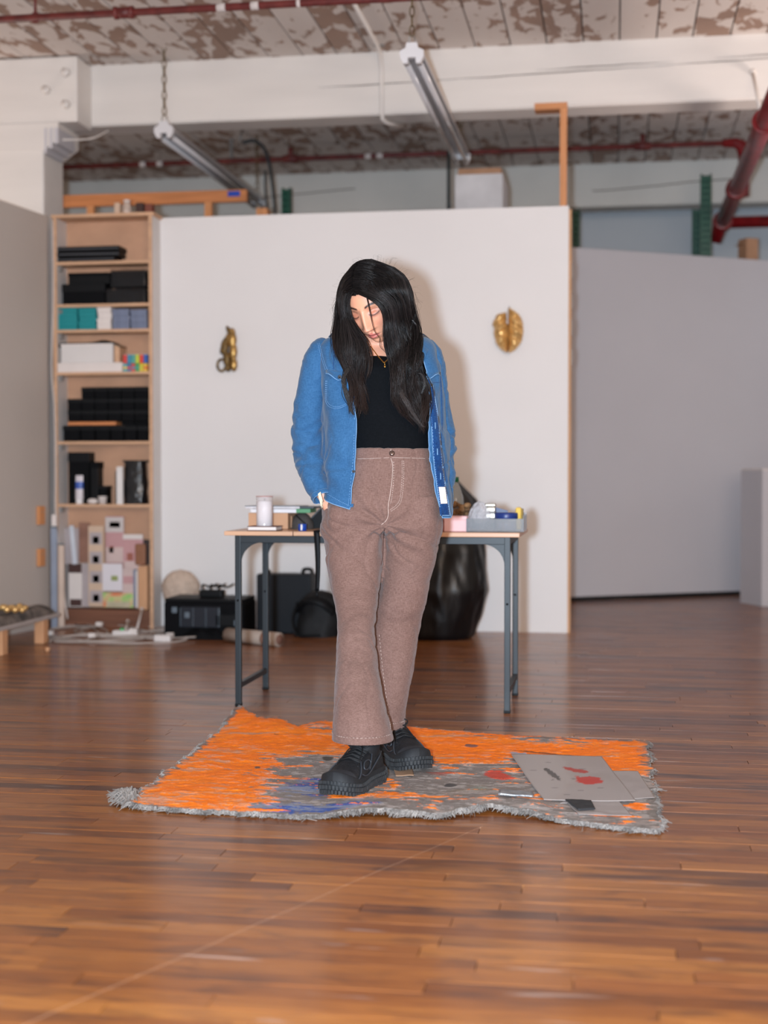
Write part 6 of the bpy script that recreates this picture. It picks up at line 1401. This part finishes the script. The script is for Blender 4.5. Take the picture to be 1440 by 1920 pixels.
# outlines of each curtain: inner and outer edge by row
RI = [(485, 700), (520, 690), (545, 674), (552, 694), (560, 709), (575, 719), (590, 724), (610, 728), (640, 729), (660, 729), (690, 732), (720, 738), (750, 744), (780, 760), (805, 785)]
RO = [(485, 722), (500, 750), (520, 763), (545, 771), (580, 776), (620, 780), (660, 786), (690, 791), (720, 798), (750, 798), (780, 797), (805, 796)]
LI = [(485, 690), (505, 664), (525, 655), (545, 650), (570, 651), (600, 658), (625, 668), (640, 677), (660, 683), (690, 690), (720, 690), (750, 688), (780, 690)]
LO = [(485, 676), (505, 652), (525, 640), (545, 634), (580, 630), (620, 629), (660, 634), (690, 640), (720, 645), (750, 650), (780, 660)]
HCX, HCY, HA, HB = 704, 566, 73, 84
def hair_y(px, py, lay):
    e = 1-((px-HCX)/HA)**2-((min(py, 600)-HCY)/HB)**2
    yh = -.075-.136*math.sqrt(max(0, e))
    ych = -.158-.02*math.cos((px-715)/60)
    w_ = float(sstep(585, 690, py)); return yh*(1-w_)+ych*w_+lay
def strand(side, s, root, lay, end, thick, wave_a, wave_f, ph, jx=0.0, taper=True, col_=None, nseg=26, flat=.55):
    I, Oo = (RI, RO) if side > 0 else (LI, LO); x0, y0 = part_pt(root); Q = []; R_ = []; I = np.array(I); Oo = np.array(Oo)
    for k in range(nseg+1):
        t = k/nseg; py = y0+(end-y0)*(t**1.12 if True else t); tx = np.interp(py, I[:, 0], I[:, 1])*(1-s)+np.interp(py, Oo[:, 0], Oo[:, 1])*s
        ramp = 1-math.exp(-(py-y0)/ (9+4*(1-s))) if py > y0 else 0
        wv = wave_a*math.sin(wave_f*(py-520)/60+ph)*float(sstep(548, 680, py)); x = x0+(tx-x0)*ramp+wv+jx*float(sstep(520, 640, py))
        yl = hair_y(x, py, lay)+.012*math.cos(wave_f*(py-520)/60+ph)*float(sstep(590, 690, py))*(wave_a/8)
        Q.append(LP(x, py, yl)); R_.append(thick*(1-.85*max(0, (t-.72)/.28)**1.3 if taper else 1)*(.35+.65*min(1, t*6)))
    n = 6 if thick > .002 else 3; n0 = len(hm.v); hm.tube(Q, R_, n, False, flat); cnt = len(hm.v)-n0
    base = np.array(col_ if col_ else (.0075, .0060, .0062)); tip = np.array((.040, .022, .017))
    for k in range(nseg+1):
        t = k/nseg; c_ = base*(1-max(0, t-.75)*4*.6)+tip*(max(0, t-.75)*4*.6) if thick < .004 else base
        hcl.extend([tuple(c_)]*n)
for side, ncl in ((1, 46), (-1, 34)):
    for c in range(ncl):
        s0 = (c+.5)/ncl+rh.gauss(0, .015); lay0 = rh.uniform(0, .035) if c % 3 else rh.uniform(-.004, .01); end0 = (680+130*rh.random()**.8 if side > 0 else 670+118*rh.random()**.8); wa = rh.uniform(5, 10); wf = rh.uniform(2.3, 2.8); ph0 = rh.uniform(0, 1.0)+s0*3.4+(0 if side > 0 else 2); br = rh.uniform(.7, 1.5)
        for k in range(5):
            strand(side, s0+rh.gauss(0, .014), min(1, max(0, s0*.88+rh.gauss(0, .05))), lay0+.012+rh.uniform(0, .014), end0-rh.uniform(0, 26), rh.uniform(.0026, .0046), wa*rh.uniform(.8, 1.1), wf, ph0+rh.gauss(0, .15), rh.gauss(0, 1.2), col_=(.0058*br, .0046*br, .0046*br))
        for k in range(34):
            g = br*rh.uniform(.45, 2.6)
            strand(side, s0+rh.gauss(0, .017), min(1, max(0, s0*.88+rh.gauss(0, .06))), lay0+rh.uniform(-.003, .014), end0-rh.uniform(-8, 34), rh.uniform(.0006, .0012), wa*rh.uniform(.8, 1.15), wf, ph0+rh.gauss(0, .22), rh.gauss(0, 1.8+2.2*(s0 < .08)+1.5*(s0 > .93)), col_=(.0074*g, .0056*g, .0053*g), flat=1)
# the fall at the back of the head
for k in range(420):
    a = rh.uniform(-.25, PI+.25); d0_ = np.array([math.cos(a)*.93, math.sin(a)*.93, .36]); P0 = hx(*(cap_r(d0_)*1.02)); P1 = hx(*(cap_r(np.array([math.cos(a), math.sin(a)*.99, -.1]))*1.03)); yb = max(P1[1], -.05)
    Q = spl([Vector(P0), Vector(P1), Vector((P1[0]*1.03, yb+.015, P1[2]-.09)), Vector((P1[0]*1.02+rh.gauss(0, .008), yb+.03+rh.gauss(0, .006), P1[2]-rh.uniform(.17, .27)))], 5); th_ = rh.choice((.0042, .0012)); g = rh.uniform(.5, 1.6)
    n0 = len(hm.v); hm.tube(Q, [th_*(1-.7*i/len(Q)) for i in range(len(Q))], 5 if th_ > .002 else 3, False, .6); hcl.extend([(.006*g, .0048*g, .0048*g)]*(len(hm.v)-n0))
# strands lying on the crown, combed from the parting to both sides
for k in range(1500):
    y0 = rh.uniform(-.80, .75); c_ = math.sqrt(1-y0*y0); sg = rh.choice((-1, 1)); a1 = rh.uniform(.9, 1.9); a0 = rh.uniform(0, .12) if rh.random() < .6 else rh.uniform(0, .7); Q = []; lift = rh.uniform(1.004, 1.05); sw = rh.uniform(-.12, .25)
    for q in range(11):
        a = a0+(a1-a0)*q/10; yy = y0+sw*(q/10)**1.3; c2 = math.sqrt(max(.05, 1-min(.95, yy*yy)))
        d_ = np.array([sg*math.sin(a)*c2-.05*math.cos(a), yy, math.cos(a)*c2]); d_ /= np.linalg.norm(d_); Q.append(hx(*(cap_r(d_)*lift)))
    if min(p[2] for p in Q) < HEAD_C[2]-.02 and y0 < -.35: Q = Q[:6]
    g = rh.uniform(.5, 1.7); n0 = len(hm.v); hm.tube(Q, [.0011*(.4+.6*math.sin(PI*(i+.5)/len(Q))) for i in range(len(Q))], 3, False); hcl.extend([(.0065*g, .0052*g, .0052*g)]*(len(hm.v)-n0))
def free(P_, r_, n=5, col_=(.008, .006, .006)):
    Q = spl([Vector(LP(*p)) for p in P_], 7); n0 = len(hm.v); hm.tube(Q, [r_*(1-.7*i/len(Q)) for i in range(len(Q))], n, False); hcl.extend([col_]*(len(hm.v)-n0))
# loose locks the photograph shows: across the face, curls at the right, long ends
for dx in (0, 1.2, -.8): free([(688+dx, 558, -.20), (694+dx, 585, -.205), (698+dx, 605, -.2), (703+dx, 622, -.195), (712+dx, 634, -.18)], .0009)
free([(680, 626, -.2), (690, 627, -.2), (696, 634, -.19), (697, 641, -.18)], .0006); free([(712, 634, -.18), (713, 650, -.17), (720, 658, -.17), (728, 668, -.17)], .0012); free([(728, 634, -.17), (722, 644, -.17), (714, 646, -.17)], .0007)
for q in range(7): free([(772+q*.4, 600, -.1), (780+q*.5, 612, -.1), (782+q*.4, 630, -.12), (778, 645, -.14)], .0009)
jt = lambda: rh.gauss(0, 1.6)
for q in range(26): free([(781+jt(), 655, -.14), (790+jt(), 664, -.155), (789+jt(), 682, -.16), (780+jt(), 694, -.165)], .0009)
for q in range(26): free([(776+jt(), 696, -.165), (791+jt(), 703, -.17), (796+jt(), 720, -.172), (790+jt(), 738, -.17)], .0009)
for q in range(40): free([(652+2*jt(), 690, -.17), (645+1.6*jt(), 715, -.175), (650+1.3*jt(), 740, -.175), (657+jt(), 765, -.17), (663+.5*jt(), 778, -.168)], .0010)
for q in range(40): free([(750+3*jt(), 730, -.175), (762+2.4*jt(), 755, -.178), (776+2*jt(), 778, -.175), (794+jt(), 801, -.172)], .0008, 5, (.014, .008, .0065))
for k in range(60):
    a = rh.uniform(-.1, PI+.1); x = HCX+HA*.98*math.cos(a); y = HCY-HB*.96*math.sin(a); l = rh.uniform(6, 22); b = a+rh.choice((-1, 1))*rh.uniform(.5, 1.3)
    free([(x-5*math.cos(a), y+5*math.sin(a), -.08), (x+l*.5*math.cos(a), y-l*.4*math.sin(a), -.08), (x+l*.6*math.cos(a)+l*.5*math.cos(b), y-l*.4*math.sin(a)-l*.3*math.sin(b)+3, -.08)], .00022, 3)
for k in range(50):
    sd = rh.choice((-1, 1)); y = rh.uniform(560, 680); x = 632 if sd < 0 else 778
    free([(x, y-15, -.06), (x+sd*rh.uniform(3, 10), y, -.06), (x+sd*rh.uniform(2, 14), y+rh.uniform(8, 22), -.06), (x+sd*rh.uniform(-6, 8), y+rh.uniform(24, 40), -.07)], .00025, 3)
hme = hm.mesh('hair', True); vcol(hme, np.array(hcl)); link('hair', hme, hair_m, person)

# ---- shoes
def shoe(H_, T_, base_z, side):
    H_ = np.array(to_loc(H_)); T_ = np.array(to_loc(T_)); f = T_-H_; f[2] = 0; Ls = .305; f /= np.linalg.norm(f); r_ = np.array([-f[1], f[0], 0]); org = H_-f*.01; org[2] = base_z
    Wd = lambda s, l, z: org+f*s+r_*l+np.array([0, 0, z])
    sh = None
    ss = .5-.5*np.cos(np.linspace(0, PI, 40)); hw = np.interp(ss, [0, .008, .03, .08, .15, .35, .5, .7, .82, .9, .95, .98, .993, 1], [.002, .016, .030, .041, .046, .044, .048, .057, .055, .047, .036, .024, .014, .002]); zt = np.interp(ss, [0, .05, .2, .35, .45, .6, .75, .88, .95, .985, 1], [.098, .110, .116, .116, .110, .096, .080, .070, .060, .048, .034])
    A = np.zeros((40, 36, 3)); zb = .030
    for j, s in enumerate(ss):
        for i in range(36):
            a = PI*i/35; l = math.cos(a); zz = math.sin(a)**.75; A[j, i] = Wd(s*Ls, hw[j]*math.copysign(abs(l)**.75, l)*(1+.015*nz3(s*9, l*3, side)), zb+(zt[j]-zb)*zz+.0015*nz3(s*14, l*5, 3+side))
    up = MB().grid(A); sho = link('shoe', up, pm('shoe_black', (20, 22, 26), .6, var=.3, vs=40, bump=.35, bs=90), person, True)
    # sole: flared, rockered, with lugs round the rim
    B = np.zeros((6, 120, 3)); hs = lambda u: float(np.interp(u, [0, .006, .02, .05, .1, .2, .35, .5, .7, .82, .9, .95, .98, .993, 1], [.0, .017, .030, .042, .050, .055, .051, .054, .065, .064, .055, .043, .029, .017, .0]))
    rockf = lambda u: .016*max(0, (u-.72)/.28)**2+.010*max(0, (.12-u)/.12)**2
    def rim(t): u = .5-.5*math.cos(t); return u, np.array([-.006+u*(Ls+.012), math.copysign(hs(u), math.sin(t))])
    TT_ = np.linspace(0, 2*PI, 120, endpoint=False); mid_ = np.array([Ls*.5, 0])
    for k, t in enumerate(TT_):
        u, q = rim(t); rock = rockf(u)
        for j, (z, w_) in enumerate(((.004, -.006), (.010, .0), (.022, .002), (.036, -.001), (.048+.014*max(0, (u-.8)/.2), -.005), (.051+.014*max(0, (u-.8)/.2), -.014))):
            n_ = np.array([(q[0]-mid_[0])*.35, q[1]]); n_ /= max(1e-6, np.linalg.norm(n_)); q2 = q+n_*w_; B[j, k] = Wd(q2[0], q2[1], z+rock)
    so = MB().grid(B, True); so.f.append(tuple(range(119, -1, -1))); link('sole', so, pm('sole_black', (22, 24, 28), .7, var=.25, vs=50), sho, True)
    lg = MB(); dense = np.linspace(0, 2*PI, 1200); RQ = np.array([rim(t)[1] for t in dense]); al = np.concatenate([[0], np.cumsum(np.linalg.norm(np.diff(RQ, axis=0), axis=1))])
    for row, (z0, z1, w_, hwid) in enumerate(((.0, .011, -.002, .0036), (.014, .026, .003, .0036), (.029, .038, .001, .0030))):
        for k in range(72):
            a_ = al[-1]*((k+.5*(row % 2))/72); t = float(np.interp(a_, al, dense)); u, q = rim(t); qa = rim(t-.01)[1]; qb = rim(t+.01)[1]; tg = (qb-qa)/max(1e-9, np.linalg.norm(qb-qa)); nn_ = np.array([tg[1], -tg[0]])
            if nn_ @ (q-mid_) < 0: nn_ = -nn_
            c = q+nn_*w_; rock = rockf(u)
            v = [Wd(*(c+tg*sx*hwid+nn_*sy*.0035), z+rock) for z in (z0, z1) for sy in (-1, 1) for sx in (-1, 1)]
            lg.add(v, [(0, 2, 3, 1), (4, 5, 7, 6), (0, 1, 5, 4), (2, 6, 7, 3), (0, 4, 6, 2), (1, 3, 7, 5)])
    link('tread_lugs', lg, pm('lug_rubber', (44, 46, 48), .7, var=.3, vs=60), sho)['kind'] = 'stuff'
    def on(s, a, off=.002):
        h_ = np.interp(s, ss, hw); z_ = np.interp(s, ss, zt); l = math.cos(a); return Wd(s*Ls, (h_+off)*math.copysign(abs(l)**.75, l), zb+(z_+off-zb)*math.sin(a)**.75)
    tr = pm('shoe_trim', (52, 56, 62), .4, var=.1); sw = MB()
    for sg in (0, 1):
        m_ = lambda a: a if sg == 0 else PI-a
        sw.tube(spl([Vector(on(s, m_(a))) for s, a in ((.3, .95), (.38, .62), (.46, .42), (.56, .40), (.62, .58), (.56, .78), (.47, .72), (.42, .52), (.48, .30))], 6), .0022, 6, False)
        sw.tube(spl([Vector(on(s, m_(a))) for s, a in ((.05, .75), (.2, .55), (.36, .28), (.5, .18), (.64, .24), (.72, .5))], 6), .0024, 6, False)
        sw.tube(spl([Vector(on(s, m_(a))) for s, a in ((.60, 1.0), (.68, .72), (.76, .42), (.84, .25))], 6), .002, 6, False)
    link('overlay_cords', sw, tr, sho, True)
    link('toe_cap', MB().grid(np.array([[on(s, a, .003) for a in np.linspace(.15, PI-.15, 20)] for s in np.linspace(.83, .985, 8)])), pm('toe_rubber', (34, 36, 40), .55, var=.2), sho, True)
    lc = MB()
    for k in range(5):
        s0 = .34+.065*k; lc.tube([on(s0, PI/2-.55, .004), on(s0+.015, PI/2, .007), on(s0+.03, PI/2+.55, .004)], .0026, 6, True); lc.tube([on(s0, PI/2+.55, .004), on(s0+.015, PI/2, .005), on(s0+.03, PI/2-.55, .004)], .0026, 6, True)
    top = on(.36, PI/2, .01)
    for sg in (-1, 1):
        lc.tube(spl([Vector(p) for p in (top, top+r_*.02*sg+np.array([0, 0, .014])-f*.002, top+r_*.036*sg+np.array([0, 0, .008])+f*.01, top+r_*.024*sg+f*.02-np.array([0, 0, .004]), top+f*.006)], 6), .0022, 6)
        lc.tube(spl([Vector(p) for p in (top, top+r_*.02*sg+f*.03+np.array([0, 0, -.006]), top+r_*.03*sg+f*.07+np.array([0, 0, -.03]), top+r_*.036*sg+f*.1+np.array([0, 0, -.046]))], 6), .0022, 6)
    link('laces', lc, pm('lace_black', (14, 15, 18), .7), sho, True)
    ank = Wd(.066, 0, 0); C_ = MB().lathe([(.040, 0), (.046, .02), (.047, .034), (.041, .038), (.036, .03)], 26, (ank[0]+f[0]*.01, ank[1]+f[1]*.01, base_z+.088), False); link('ankle_collar', C_, pm('collar_black', (14, 15, 18), .75), sho, True)
    link('sock', MB().lathe([(.033, 0), (.031, .05)], 22, (ank[0], ank[1], base_z+.09), True), pm('sock_grey', (96, 92, 94), .9), sho, True)
    link('pull_tab', MB().box(tuple(Wd(.0, -.006, .1)), tuple(Wd(.0, -.006, .1)+np.array([.012, .012, .03]))), pm('collar_black', (14, 15, 18)), sho)
    return sho
zf = rug_z(*fl(660, 1460)[:2]); zr_ = rug_z(*fl(755, 1415)[:2])
shoe(fHl, fT, zf+.002, 1); shoe(rHl, rT, zr_+.002, 2)
